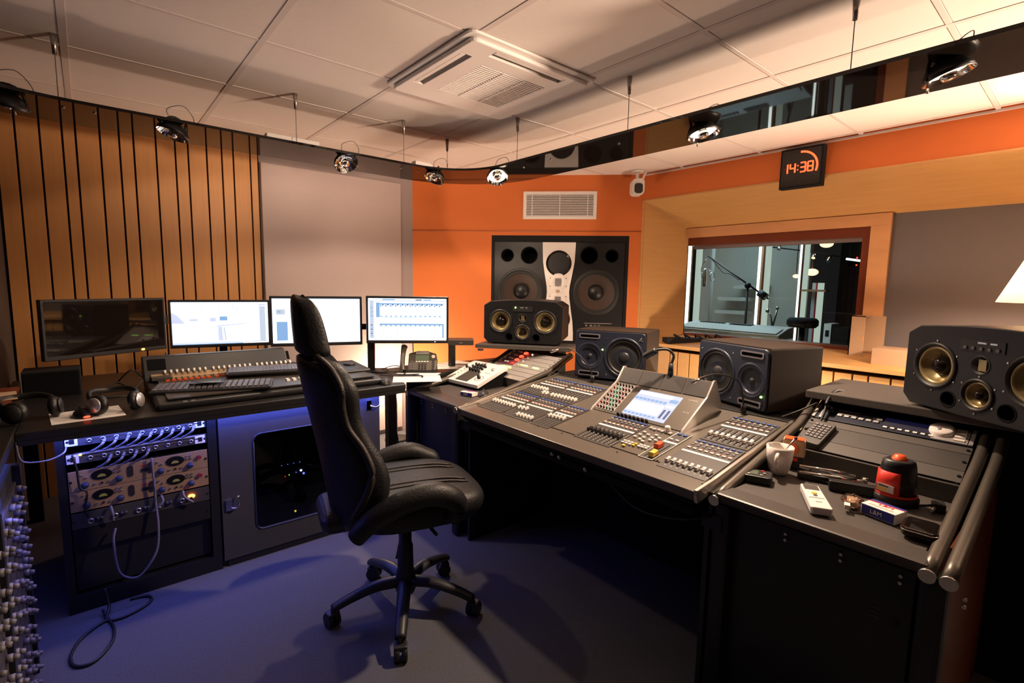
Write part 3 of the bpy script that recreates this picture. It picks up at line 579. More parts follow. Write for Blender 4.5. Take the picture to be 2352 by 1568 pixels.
# two way monitors, navy fronts
def twoway(loc, rz, label, s):
    """s=1: tweeter at the image left, woofer right"""
    t = thing('studio_monitor', label, 'speaker', loc, rz, 'navy two way monitors lying on their sides')
    body = MB().prism(rrect(0.405, 0.272, 0.008, 2, 0, 0.136), 'y', 0.0, 0.30, 'cabinet').build('cabinet', t)
    wx, tx = 0.083*s, -0.115*s; zc = 0.136
    out = rrect(0.395, 0.262, 0.02, 4, 0, 0.136)
    fp = MB().prism(out, 'y', -0.012, 0.0, 'navy').build('front_baffle', t)
    zt = zc+0.105*(1 if True else -1)
    cut(fp, cyls([(wx, zc-0.006, 0.098)], -0.05, -0.002).cyl((tx, -0.05, zc-0.012), (tx, -0.003, zc-0.012), 0.066, 0.05, n=36).bb((tx-0.055, -0.05, zc+0.093), (tx+0.055, -0.004, zc+0.110), 'void').bb((tx-0.055, -0.05, zc-0.117), (tx+0.055, -0.004, zc-0.100), 'void'))
    bv = fp.modifiers.new('bevel', 'BEVEL'); bv.width = 0.003; bv.limit_method = 'ANGLE'; bv.angle_limit = 0.6
    MB().lathe([(0.112, -0.0115), (0.110, -0.0155), (0.100, -0.016), (0.097, -0.011)], (wx, 0, zc-0.006), (0, 1, 0), n=40, m='navy').build('woofer_rim', t)
    MB().lathe([(0.098, -0.006), (0.092, -0.013), (0.084, -0.010), (0.08, -0.003)], (wx, 0, zc-0.006), (0, 1, 0), n=40, m='rubber').build('surround', t)
    MB().lathe([(0.082, -0.004), (0.03, -0.0008), (0.028, -0.004), (0.02, -0.009), (0, -0.012)], (wx, 0, zc-0.006), (0, 1, 0), n=40, m='plastic').build('woofer_cone', t)
    MB().lathe([(0.078, -0.012), (0.07, -0.016), (0.064, -0.0115), (0.045, -0.003), (0.016, -0.002)], (tx, 0, zc-0.012), (0, 1, 0), n=40, m='navy').build('waveguide', t)
    MB().lathe([(0.0, -0.010), (0.010, -0.008), (0.015, -0.002)], (tx, 0, zc-0.012), (0, 1, 0), n=20, m='plastic').build('tweeter_dome', t)
    for dz in (0.1015, -0.1085):
        r = rrect(0.122, 0.027, 0.009, 4, tx, zc+dz); r2 = rrect(0.108, 0.015, 0.005, 4, tx, zc+dz); k = len(r)
        MB().add([(p[0], -0.0155, p[1]) for p in r]+[(p[0], -0.0155, p[1]) for p in r2]+[(p[0], -0.011, p[1]) for p in r], [[i, (i+1) % k, k+(i+1) % k, k+i] for i in range(k)]+[[2*k+i, 2*k+(i+1) % k, (i+1) % k, i] for i in range(k)], 'cableb').build('slot_rim', t)
        MB().bb((tx-0.054, -0.005, zc+dz-0.008), (tx+0.054, -0.0042, zc+dz+0.008), 'void').build('bass_slot', t)
    MB().sphere((tx+0.078*s if s > 0 else tx+0.06, -0.0145, zc+0.03 if s > 0 else zc-0.07), 0.0048, m='ledg', n=8).build('power_light', t)
    if s > 0:
        MB().tube([(0.176, -0.0135, zc+0.108), (0.166, -0.0135, zc+0.092), (0.184, -0.0135, zc+0.088)], 0.0012, n=5, m='silver').build('maker_mark', t)
    b = MB()
    for x, z in ((0.105, 0.105), (0.105, -0.12), (-0.105, 0.105), (-0.105, -0.12)):
        b.cyl((wx+x*0.9, -0.0135, zc+z*0.9), (wx+x*0.9, -0.011, zc+z*0.9), 0.004, n=8, m='steel')
    b.build('screws', t)
    for x in (-0.16, 0.16):
        for y in (0.03, 0.26): MB().cyl((x, y, -0.006), (x, y, 0.001), 0.014, n=10, m='rubber').build('foot', t)
    return t
twoway((2.19, 1.742, 0.842), math.atan2(1.553-1.93, 2.263-2.116), 'navy two way monitor left of the tilted console screen', 1)
twoway((2.195, 1.051, 0.842), math.atan2(0.852-1.25, 2.129-2.26), 'navy two way monitor right of the tilted console screen', -1)
# ================================================================== BIG MONITOR BUILT INTO THE ORANGE WALL
t = thing('wall_monitor', 'huge black monitor with white centre strip built into orange wall', 'speaker'); t.matrix_world = OR @ Matrix.Translation((-0.70, 0, 0.80))
# local x runs right along the wall, local y runs behind it
fr = MB().bb((-0.60, 0.0, 0.0), (0.60, 0.05, 0.99), 'blackm').build('surround_frame', t)
cut(fr, MB().bb((-0.575, -0.1, 0.035), (0.575, 0.2, 0.935), 'blackm'))
bf = MB().bb((-0.575, 0.012, 0.035), (0.575, 0.05, 0.935), 'black').build('baffle', t)
P4 = [(-0.458, 0.816, 0.05), (-0.263, 0.818, 0.068), (0.264, 0.822, 0.07), (0.46, 0.819, 0.05)]
WF = [(-0.335, 0.50, 0.182), (0.335, 0.50, 0.182)]
cut(bf, cyls([(x, z, r) for x, z, r in P4+WF], -0.05, 0.2))
MB().bb((-0.57, 0.30, 0.04), (0.57, 0.31, 0.93), 'void').build('cabinet_back', t)
for x, z, r in P4: MB().lathe([(r+0.008, 0.011), (r+0.003, 0.006), (r, 0.012), (r*0.9, 0.2), (0, 0.2)], (x, 0, z), (0, 1, 0), n=32, m='void').build('bass_port', t)
for x, z, r in WF:
    MB().lathe([(r+0.022, 0.0125), (r+0.018, 0.007), (r+0.002, 0.007), (r-0.004, 0.014), (r-0.018, 0.006), (r-0.028, 0.014)], (x, 0, z), (0, 1, 0), n=44, m='rubber').build('woofer_surround', t)
    MB().lathe([(r-0.026, 0.014), (0.075, 0.075), (0.065, 0.078)], (x, 0, z), (0, 1, 0), n=44, m='cone').build('woofer_cone', t)
    MB().lathe([(0.072, 0.078), (0.05, 0.052), (0.0, 0.042)], (x, 0, z), (0, 1, 0), n=32, m='black').build('dust_cap', t)
L = [(0.145, 0.932), (0.143, 0.86), (0.138, 0.76), (0.122, 0.66), (0.102, 0.55), (0.098, 0.50), (0.102, 0.44), (0.117, 0.34), (0.134, 0.24), (0.142, 0.14), (0.143, 0.068)]
pl = [(x, z) for x, z in L]+[(-x, z) for x, z in reversed(L)]
wg = MB().prism(pl, 'y', 0.0, 0.0125, 'whitep').build('centre_strip', t)
cut(wg, cyls([(0, 0.75, 0.106), (0, 0.26, 0.106)], -0.05, 0.2)); 
for z in (0.75, 0.26):
    MB().lathe([(0.113, 0.001), (0.110, -0.005), (0.106, -0.002), (0.09, 0.018), (0.04, 0.045), (0.035, 0.03), (0.0, 0.018)], (0, 0, z), (0, 1, 0), n=40, m='gloss').build('midrange_driver', t)
for z, r in ((0.585, 0.078), (0.425, 0.078)):
    MB().lathe([(r, 0.0), (r-0.006, -0.006), (r*0.55, -0.005), (r*0.4, -0.001)], (0, 0, z), (0, 1, 0), n=32, m='whitep').build('tweeter_plate', t)
    for k in range(8): MB().bb((-0.027, -0.0065, z-0.036+0.0092*k), (0.027, -0.001, z-0.032+0.0092*k), 'cableb').build('tweeter_slit', t)
MB().lathe([(0.034, 0.0), (0.03, -0.01), (0.018, -0.004)], (0, 0, 0.505), (0, 1, 0), n=24, m='whitep').build('ribbon_ring', t); MB().bb((-0.012, -0.006, 0.49), (0.012, -0.001, 0.52), 'card').build('ribbon_tweeter', t)
b = MB()
for z in (0.62, 0.55, 0.46, 0.39):
    for x in (-0.07, 0.07): b.cyl((x, -0.004, z), (x, 0, z), 0.004, n=8, m='black')
b.build('screws', t)
MB().bb((0.236, 0.008, 0.226), (0.48, 0.012, 0.231), 'silver').build('name_bar', t)
b = MB()
for x in (0.258, 0.298, 0.333, 0.368): b.bb((x-0.009, 0.008, 0.203), (x+0.009, 0.0125, 0.214), 'silver')
b.build('level_marks', t)
# ================================================================== MIXING CONSOLE
CL = (1.39, 0.745, 0.0); CW = 1.305
con = thing('mixing_console', 'wide grey digital mixing console with rows of white faders', 'mixer', CL)
def zc(v): return 0.738+0.073*v if v < 0.11 else 0.746+0.148*(v-0.11)
def K(u, v, d=0.0): return (v, CW-u, zc(v)+d)
SL = -math.atan(0.148)
MB().prism([(0, 0.735), (0.11, 0.745), (0.705, 0.832), (0.705, 0.80), (0.10, 0.69), (0.0, 0.705)], 'y', 0.012, CW-0.012, 'console').build('chassis', con, bevel=0.003)
MB().prism([(0.002, 0.704), (0.10, 0.689), (0.70, 0.799), (0.70, 0.70), (0.12, 0.66), (0.03, 0.675)], 'y', 0.03, CW-0.03, 'blackm').build('underside', con)
for y in (0.0, CW-0.012):
    MB().prism([(-0.006, 0.725), (-0.006, 0.743), (0.11, 0.754), (0.71, 0.843), (0.71, 0.80), (0.11, 0.715), (0.0, 0.70)], 'y', y, y+0.012, 'steel').build('side_trim', con, bevel=0.002)
def strip(name, u0, u1, v0, v1, d, m, th=0.002, par=None, kind=None):
    a, b_ = Vector(K(u0, v0, d)), Vector(K(u1, v1, d))
    c = (a+b_)/2; return MB().box(c, (abs(v1-v0)/math.cos(SL), abs(u1-u0), th), m, rot=(0, SL, 0)).build(name, par or con, kind=kind)
MB().box(K(CW/2, 0.112, 0.0008), (0.003, CW-0.03, 0.001), 'void', rot=(0, SL, 0)).build('front_seam', con)
capmesh = {}
def fader(u, v, m, big=1.0):
    if m not in capmesh:
        capmesh[m] = MB().prism([(-0.014, 0), (-0.012, 0.011), (-0.003, 0.0085), (0.003, 0.0085), (0.012, 0.011), (0.014, 0)], 'y', -0.0055, 0.0055, m).box((0, 0, 0.0088), (0.001, 0.011, 0.0012), 'consoled').build('fader_cap', con, K(u, v, 0.004))
        capmesh[m].rotation_euler = (0, SL, 0); return
    inst(capmesh[m], con, K(u, v, 0.004), (0, SL, 0))
def block(u0, n, pitch, v0, pos, cap='capw', on='capw', blue=True, panel=True):
    """one fader bank; v0 = bottom of slots"""
    w = n*pitch
    strip('bank_panel', u0-0.014, u0+w-pitch+0.014, v0-0.012, v0+0.262, 0.0006, 'consoled', 0.0012)
    strip('name_strip', u0-0.012, u0+w-pitch+0.012, v0+0.142, v0+0.155, 0.0022, 'capw')
    sl = MB(); bt = MB(); on_ = MB(); kn = MB()
    for k in range(n):
        u = u0+k*pitch
        sl.box(K(u, v0+0.065, 0.0016), (0.128, 0.0032, 0.001), 'void', rot=(0, SL, 0))
        for j in range(9): sl.box(K(u+0.0075, v0+0.01+0.0135*j, 0.0016), (0.0016, 0.0065, 0.0008), 'capw', rot=(0, SL, 0))
        on_.box(K(u, v0+0.176, 0.004), (0.0075, 0.0125, 0.005), 'capw', rot=(0, SL, 0)).box(K(u, v0+0.183, 0.0035), (0.003, 0.012, 0.004), 'redo', rot=(0, SL, 0))
        kn.box(K(u-0.002, v0+0.208, 0.003), (0.012, 0.008, 0.004), 'cableb', rot=(0, SL, 0)).box(K(u-0.002, v0+0.226, 0.003), (0.009, 0.011, 0.004), 'silver', rot=(0, SL, 0))
        bt.box(K(u, v0+0.246, 0.004), (0.0085, 0.013, 0.004), 'blueb', rot=(0, SL, 0))
        fader(u, v0+pos[k % len(pos)], cap)
    sl.build('fader_slots', con, kind='stuff'); on_.build('on_buttons', con, kind='stuff'); kn.build('channel_keys', con, kind='stuff'); bt.build('select_buttons', con, kind='stuff')
P = 0.0222
block(0.058, 8, P, 0.382, [0.072, 0.073, 0.072, 0.074, 0.073, 0.072, 0.028, 0.030])
block(0.256, 8, P, 0.382, [0.027, 0.028, 0.03, 0.03, 0.031, 0.032, 0.033, 0.033])
block(0.058, 8, P, 0.100, [0.086])
block(0.256, 8, P, 0.100, [0.088, 0.09, 0.094, 0.02, 0.022, 0.022, 0.022, 0.023])
block(0.456, 5, 0.0205, 0.100, [0.098, 0.10, 0.102, 0.103, 0.104])
block(0.708, 8, P, 0.112, [0.075], cap='capk')
block(1.113, 8, 0.0221, 0.382, [0.042, 0.043, 0.044, 0.045])
block(1.113, 8, 0.0221, 0.096, [0.040, 0.041, 0.04, 0.038])
# stereo master pair with coloured caps
strip('master_panel', 1.008, 1.066, 0.106, 0.374, 0.0006, 'consoled', 0.0012)
for u in (1.008, 1.066): strip('panel_line', u-0.001, u+0.001, 0.106, 0.374, 0.0016, 'capw')
strip('panel_line', 1.008, 1.066, 0.106, 0.108, 0.0016, 'capw'); strip('name_strip', 1.01, 1.064, 0.262, 0.275, 0.0022, 'capw')
b = MB()
for u in (1.025, 1.049):
    b.box(K(u, 0.185, 0.0016), (0.13, 0.0032, 0.001), 'void', rot=(0, SL, 0)); b.box(K(u, 0.295, 0.004), (0.008, 0.013, 0.005), 'capw', rot=(0, SL, 0)); b.box(K(u, 0.352, 0.004), (0.009, 0.014, 0.005), 'blueb', rot=(0, SL, 0))
b.build('master_slots', con, kind='stuff')
for u, v, m, nm in ((1.024, 0.212, 'redo', 'fader_cap'), (1.049, 0.142, 'yellow', 'fader_cap')):
    o = MB().prism([(-0.019, 0), (-0.016, 0.017), (-0.004, 0.013), (0.004, 0.013), (0.016, 0.017), (0.019, 0)], 'y', -0.010, 0.010, m).build(nm, con, K(u, v, 0.003)); o.rotation_euler = (0, SL, 0); o['label'] = ('red' if m == 'redo' else 'yellow')+' master fader cap'
# cursor keys, function keys, encoder
b = MB()
for u, v in [(0.905, 0.262), (0.932, 0.278), (0.960, 0.262), (0.932, 0.248), (0.905, 0.292), (0.96, 0.292), (0.90, 0.235), (0.965, 0.24), (0.93, 0.225), (0.985, 0.275), (0.985, 0.25), (0.95, 0.215)]: b.box(K(u, v, 0.004), (0.008, 0.013, 0.006), 'capw', rot=(0, SL, 0))
b.build('cursor_keys', con, kind='stuff')
b = MB(); b2 = MB()
for i in range(4):
    for j in range(2): b.box(K(0.893+0.017*i, 0.165+0.016*j, 0.004), (0.008, 0.012, 0.005), 'capw' if i < 3 else 'yellow', rot=(0, SL, 0))
for i in range(3):
    for j in range(2): b.box(K(0.965+0.016*i, 0.17+0.015*j, 0.004), (0.008, 0.012, 0.005), 'capw', rot=(0, SL, 0))
b2.box(K(0.915, 0.143, 0.004), (0.009, 0.014, 0.005), 'yellow', rot=(0, SL, 0))
b.build('function_keys', con, kind='stuff'); b2.build('yellow_key', con)
for k in range(6): MB().box(K(0.90+0.018*k, 0.345-0.004*(k % 2), 0.004), (0.016, 0.014, 0.004), 'silver', rot=(0, SL, 0)).build('scene_key', con)
MB().lathe([(0.012, 0.0), (0.011, 0.022), (0.009, 0.026), (0, 0.026)], K(0.972, 0.352), (-0.148, 0, 1), m='capw', n=20).build('encoder_knob', con)
# tilted display housing
y0, y1 = CW-1.012, CW-0.554
prof = [(0.385, 0.788), (0.565, 0.897), (0.612, 0.962), (0.625, 0.962), (0.68, 0.86), (0.68, 0.826)]
MB().prism(prof, 'y', y0, y1, 'console').build('display_housing', con, bevel=0.003)
for y in (y0-0.008, y1):
    MB().prism([(0.375, 0.784), (0.385, 0.796), (0.562, 0.904), (0.610, 0.968), (0.626, 0.968), (0.682, 0.862), (0.682, 0.826)], 'y', y, y+0.008, 'silver').build('housing_side', con)
hn = Vector((-0.109, 0, 0.180)).normalized(); hx = Vector((0.180, 0, 0.109)).normalized(); hy = Vector((0, 1, 0))
def H(u, s, d=0.0): return Vector((0.385, CW-u, 0.788))+hx*s+hn*d
HR = Matrix((hx, hy, hn)).transposed()
def hbox(b, u, s, d, su, ss, sd, m):
    return b.add([H(u, s, d)+hx*(x*ss/2)+hy*(y*su/2)+hn*(z*sd/2) for x in (-1, 1) for y in (-1, 1) for z in (-1, 1)], [(0, 1, 3, 2), (4, 6, 7, 5), (0, 4, 5, 1), (2, 3, 7, 6), (0, 2, 6, 4), (1, 5, 7, 3)], m)
scr = hbox(MB(), 0.812, 0.102, 0.001, 0.214, 0.168, 0.002, 'scrlav').build('touch_screen', con)
b = MB()
hbox(b, 0.812, 0.115, 0.0022, 0.21, 0.004, 0.0006, 'scrgrey'); hbox(b, 0.795, 0.17, 0.0022, 0.17, 0.02, 0.0006, 'scrwhite')
for k in range(8):
    u = 0.717+0.0205*k; hbox(b, u, 0.08, 0.0022, 0.0175, 0.066, 0.0006, 'scrwhite'); hbox(b, u, 0.132, 0.0022, 0.0165, 0.014, 0.0006, 'scrblue'); hbox(b, u, 0.033, 0.0022, 0.015, 0.01, 0.0006, 'scrblue')
for k in range(2): hbox(b, 0.885+0.022*k, 0.065, 0.0024, 0.011, 0.055, 0.0006, 'scrdark')
hbox(b, 0.895, 0.15, 0.0024, 0.04, 0.022, 0.0006, 'scrblue'); hbox(b, 0.895, 0.115, 0.0024, 0.04, 0.012, 0.0006, 'scrwhite')
b.build('screen_graphics', scr)
hbox(MB(), 0.612, 0.106, 0.0006, 0.104, 0.186, 0.0012, 'silver').build('knob_plate', con)
kn = {}
cols = ['maroon', 'maroon', 'black', 'teal', 'teal', 'black', 'maroon']
for i in range(6):
    for j in range(7):
        m = ('maroon', 'black', 'maroon', 'teal', 'teal', 'black')[(i+j//2) % 6] if j < 6 else 'black'
        p = H(0.570+0.0172*i, 0.022+0.0275*j, 0.0012)
        if m not in kn: kn[m] = MB(HR.to_4x4()).lathe([(0.0052, 0), (0.0046, 0.010), (0.004, 0.012), (0, 0.012)], (0, 0, 0), (0, 0, 1), n=10, m=m).build('channel_knob', con, p)
        else: inst(kn[m], con, p)
src = None
for k in range(8):
    p = Vector(K(0.703+0.0212*k, 0.382, 0.004))
    if src is None: src = MB().lathe([(0.0075, 0), (0.0068, 0.013), (0.006, 0.015), (0, 0.015)], (0, 0, 0), (-0.5, 0, 1), n=12, m='capk').build('assign_knob', con, p)
    else: inst(src, con, p)
# upper vent panel of the housing
vn = Vector((-0.065, 0, 0.047)).normalized(); vx = Vector((0.047, 0, 0.065)).normalized()
b = MB(); LV = 0.080
def vbox(b, y, s, d, sy, ss, sd, m): return b.add([Vector((0.565, y, 0.897))+vx*s+vn*d+vx*(i*ss/2)+hy*(j*sy/2)+vn*(k*sd/2) for i in (-1, 1) for j in (-1, 1) for k in (-1, 1)], [(0, 1, 3, 2), (4, 6, 7, 5), (0, 4, 5, 1), (2, 3, 7, 6), (0, 2, 6, 4), (1, 5, 7, 3)], m)
for k in range(4): vbox(MB(), y0+0.057+0.114*k, LV/2, 0.0015, 0.108, LV-0.004, 0.003, 'consoled').build('meter_cover', con)
text('model_mark', 'YAMAHA', 0.0105, H(0.966, 0.182, 0.0006), Matrix((-hy, hx, hn)).transposed().to_4x4(), 'silver', con)
text('model_mark', 'M7CL', 0.012, H(0.975, 0.105, 0.0006), Matrix((-hy, hx, hn)).transposed().to_4x4(), 'silver', con)
b = MB()
for u, v in ((0.03, 0.10), (0.5, 0.085), (0.64, 0.09), (0.93, 0.085), (1.285, 0.06), (1.08, 0.12)): b.cyl(K(u, v, 0), K(u, v, 0.0012), 0.003, n=8, m='void')
b.build('panel_screws', con)
# gooseneck microphone and two small gooseneck lamps on the console
t = thing('talkback_microphone', 'black gooseneck microphone arching over the tilted console screen', 'microphone', (2.00, 1.24, 0.962))
MB().cyl((0, 0, 0), (0, 0, 0.055), 0.013, 0.010, m='black').build('base', t)
MB().tube([(0, 0, 0.05), (0.01, -0.005, 0.09), (0.0, 0.02, 0.115), (-0.03, 0.055, 0.112), (-0.042, 0.07, 0.10)], 0.0065, sub=5).build('gooseneck', t)
MB().tube([(-0.033, 0.058, 0.11), (-0.05, 0.095, 0.085), (-0.053, 0.104, 0.075)], 0.016, m='rubber', sub=3).build('microphone_head', t)
for (bx, path, wh) in (((2.088, 0.94, 0.838), [(0, 0, 0.03), (-0.02, 0.02, 0.13), (-0.12, 0.06, 0.168), (-0.21, 0.085, 0.158)], 'right of the tilted console screen'), ((2.086, 1.77, 0.838), [(0, 0, 0.03), (-0.02, 0.03, 0.10), (-0.07, 0.10, 0.172), (-0.125, 0.14, 0.170)], 'in front of the left navy monitor')):
    t = thing('gooseneck_lamp', 'tiny gooseneck console lamp with metal tip %s' % wh, 'lamp', bx, group='gooseneck lamps at the console back')
    MB().cyl((0, 0, 0), (0, 0, 0.035), 0.012, m='black').build('base', t); MB().tube(path, 0.0035, sub=5, m='black').build('gooseneck', t)
    a, c = Vector(path[-2]), Vector(path[-1]); d = (c-a).normalized(); d = (d+Vector((0, 0, -0.25))).normalized()
    MB().cyl(c, c+d*0.05, 0.0075, m='chrome').build('lamp_tip', t)
# ================================================================== PRODUCER DESK: side units and bridge
def desk_unit(name, label, fy, x0, inner_y):
    """fy maps the right unit's y to this unit's y"""
    L0 = (1.47, fy(0.45), 0); t = thing(name, label, 'desk', L0); X = Matrix.Translation((-1.47, -L0[1], 0))
    Y = lambda a, b_: (min(fy(a), fy(b_)), max(fy(a), fy(b_)))
    def B(nm, xa, xb, ya, yb, za, zb, m, bevel=0.002):
        a, b_ = Y(ya, yb); return MB(X).bb((xa, a, za), (xb, b_, zb), m).build(nm, t, bevel=bevel)
    B('carcass', 1.53, 2.36, 0.215, 0.705, 0.02, 0.688, 'blackm')
    B('front_panel', 1.505, 1.53, 0.23, 0.69, 0.05, 0.675, 'black')
    for y in (0.185, 0.715): B('side_panel', 1.51, 2.58, y-0.012, y+0.012, 0.0, 0.70, 'redwood' if (y < 0.2 and fy(0) < 1) else 'black')
    B('front_post', x0, x0+0.055, 0.165, 0.22, 0.0, 0.70, 'black', 0.012)
    B('front_post', x0, x0+0.055, 0.68, 0.735, 0.0, 0.70, 'black', 0.012)
    B('work_surface', 1.505, 1.976, 0.225, 0.712, 0.69, 0.72, 'desk')
    B('edge_strip', x0-0.002, 1.552, 0.205, 0.728, 0.694, 0.7235, 'deskedge', 0.008)
    B('riser', 1.972, 1.986, 0.225, 0.712, 0.718, 0.778, 'deskedge')
    a, b_ = Y(0.225, 0.712)
    MB(X).prism([(1.986, 0.764), (2.34, 0.918), (2.34, 0.90), (1.986, 0.74)], 'y', a, b_, 'consoled').build('rack_bed', t)
    for y in (0.236, 0.70):
        a, b_ = Y(y-0.012, y+0.012); r = MB(X).prism([(1.975, 0.771), (2.33, 0.929), (2.33, 0.917), (1.986, 0.764)], 'y', a, b_, 'black').build('rack_rail', t)
        for k in range(14):
            q = 0.02+0.027*k; c = Vector((1.97+q*0.914, fy(y), 0.7705+q*0.406)); MB(X).cyl(c, c+Vector((-0.0016, 0, 0.0036)), 0.004, n=8, m='void').build('rail_hole', r)
    for y in inner_y:
        MB(X).tube([(x0-0.004, fy(y), 0.700), (1.52, fy(y), 0.715), (1.80, fy(y), 0.768), (2.10, fy(y), 0.832), (2.16, fy(y), 0.855), (2.30, fy(y), 0.925)], 0.0165, n=12, m='tube').build('tube_rail', t)
        MB(X).cyl((x0-0.010, fy(y), 0.699), (x0-0.002, fy(y), 0.700), 0.0172, n=14, m='steel').build('rail_cap', t)
    for k, q in enumerate((0.21, 0.35, 0.48, 0.60)):
        b = MB(X)
        for dz in (0, -0.018): b.cyl((1.499, fy(0.74-q), 0.655+dz), (1.506, fy(0.74-q), 0.655+dz), 0.0045, n=8, m='steel')
        b.build('panel_latch', t)
    return t, X
ru, RX = desk_unit('desk_side_unit', 'right studio desk wing with tube rails, carrying mug and cigarettes', lambda y: y, 1.464, (0.205, 0.166, 0.728))
MB(RX).bb((2.195, -0.10, 0.925), (2.62, 0.745, 0.956), 'desk').build('top_shelf', ru, bevel=0.004)
MB(RX).bb((2.362, -0.10, 0.0), (2.60, 0.70, 0.925), 'blackm').build('shelf_support', ru)
lu, LX = desk_unit('desk_side_unit', 'left studio desk wing with sloping rack, beside the phone desk', lambda y: 2.865-y, 1.44, (0.205, 0.728))
l = (2.46, 2.41, 0); t = thing('speaker_shelf', 'angled grey shelf on a column carrying left gold cone monitor', 'shelf', l); X = Matrix.Translation((-l[0], -l[1], 0))
MB(X).prism([(1.945, 2.67), (2.325, 2.165), (2.54, 2.30), (2.16, 2.81)], 'z', 0.937, 0.962, 'desk').build('board', t, bevel=0.003); MB(X).bb((2.385, 2.33, 0.0), (2.46, 2.45, 0.940), 'blackm').build('column', t)
MB(X).cyl((1.93, 2.59, 0.930), (1.93, 2.59, 0.940), 0.02, m='black').build('pad', t)
b = MB(RX)
for y, z, w in ((0.305, 0.545, 0.03), (0.305, 0.533, 0.022), (0.305, 0.521, 0.026), (0.66, 0.617, 0.04), (0.645, 0.600, 0.03)): b.bb((1.5035, y-w/2, z), (1.505, y+w/2, z+0.004), 'deskedge')
for k in range(6): a = k*PI/6; b.tube([(1.504, 0.262+0.014*math.cos(a), 0.53+0.014*math.sin(a)), (1.504, 0.262-0.014*math.cos(a), 0.53-0.014*math.sin(a))], 0.0008, n=4, m='deskedge')
b.build('front_mark', ru)
# bridge carrying the two navy monitors and the modesty panel under the console
br = thing('console_desk', 'black desk frame under the mixing console with dark knee space', 'desk', (1.9, 1.43, 0)); BX = Matrix.Translation((-1.9, -1.43, 0))
MB(BX).bb((2.106, 0.76, 0.806), (2.56, 2.10, 0.834), 'deskblack').build('bridge_shelf', br, bevel=0.003)
MB(BX).bb((2.10, 0.712, 0.0), (2.14, 2.152, 0.802), 'blackm').build('back_panel', br)
MB(BX).prism([(1.42, 0.668), (2.10, 0.70), (2.10, 0.64), (1.42, 0.64)], 'y', 0.775, 2.03, 'blackm').build('console_tray', br)
for y in (0.752, 2.062): MB(BX).bb((1.47, y-0.008, 0), (2.09, y+0.008, 0.66), 'black').build('side_panel', br)
for y in (2.051, 0.733): MB(BX).prism([(1.46, 0.64), (2.10, 0.64), (2.10, 0.815), (1.46, 0.72)], 'y', y, y+0.011, 'black').build('light_block_side', br)  # plates added to block lamp light slipping down beside the console
for a_, b_ in ((2.045, 2.152), (0.70, 0.765)): MB(BX).bb((1.46, a_, 0.60), (2.10, b_, 0.65), 'black').build('light_block_strip', br)  # strips added to close the side gaps against light on the floor
for y, z in ((1.40, 0.672), (1.36, 0.669), (1.22, 0.66)): MB(BX).sphere((1.416, y, z), 0.010, m='steel', n=10).build('tray_knob', br)
MB(BX).tube([(1.45, 1.15, 0.64), (1.43, 1.0, 0.585), (1.43, 0.85, 0.60), (1.45, 0.74, 0.64)], 0.004, sub=5).build('hanging_cable', br)
# ================================================================== RACK GEAR ON THE LEFT WING
q0 = Vector((1.97, 0, 0.7715)); qx = Vector((0.914, 0, 0.406)).normalized(); qn = Vector((-0.406, 0, 0.914)).normalized()
def rack_xf(ycentre, q): # local x = along width to the right (-y), local y = up the slope, z = normal
    o = q0+qx*q+Vector((0, ycentre, 0)); return Matrix(((0, qx.x, qn.x, o.x), (-1, qx.y, qn.y, o.y), (0, qx.z, qn.z, o.z), (0, 0, 0, 1)))
for k in range(7):
    q = 0.312-0.0445*k-0.022
    if k < 4: t = thing('preamplifier', 'rack preamplifier with purple end and red light, %s in sloping stack' % ('topmost', 'second from top', 'third from top', 'fourth, dimmest')[k], 'preamplifier', group='purple ended preamplifiers')
    else: t = thing('rack_processor', 'plain silver rack unit below the purple preamplifiers, %s' % ('upper, with green lights', 'middle one', 'lowest one')[k-4], 'processor', group='silver rack units')
    t.matrix_world = rack_xf(2.397, q)
    MB().bb((-0.238, -0.0202, 0), (0.238, 0.0202, 0.008), 'silver').build('front_plate', t, bevel=0.001)
    if k < 4:
        MB().bb((-0.215, -0.019, 0.008), (-0.06, 0.019, 0.0095), 'purple').build('purple_panel', t)
        MB().sphere((-0.082, 0, 0.011), 0.017, n=14, m='ledr' if k != 3 else 'red', sc=(1.25, 0.85, 0.5)).build('red_light', t)
        for x in (-0.20, -0.16, -0.145, -0.13): MB().cyl((x, 0.006*((x*1000) % 3-1), 0.0095), (x, 0.006*((x*1000) % 3-1), 0.016), 0.006, n=10, m='capw' if x > -0.19 else 'silver').build('knob', t)
        MB().cyl((-0.02, 0, 0.008), (-0.02, 0, 0.012), 0.005, n=10, m='lens' if k == 0 else 'capw').build('button', t)
    if k == 3:
        for x in range(6): MB().sphere((0.0+0.012*x, 0.005, 0.0085), 0.004, n=8, m='ledy' if x < 2 else 'ledg').build('light', t)
        for x in range(5): MB().sphere((0.12+0.012*x, 0.0, 0.0085), 0.004, n=8, m='ledg').build('light', t)
    if k > 3:
        for x in range(4 if k < 6 else 2): MB().bb((-0.20+0.03*x+0.02*(6-k), -0.006, 0.008), (-0.18+0.03*x+0.02*(6-k), 0.006, 0.012), 'ledy' if x % 2 else 'capw').build('button', t)
    MB().bb((-0.225, -0.018, -0.002), (0.225, 0.018, 0.0), 'blackm').build('case', t)
    for x in (-0.229, 0.229): MB().cyl((x, 0, 0.008), (x, 0, 0.0105), 0.004, n=8, m='black').build('rack_screw', t)
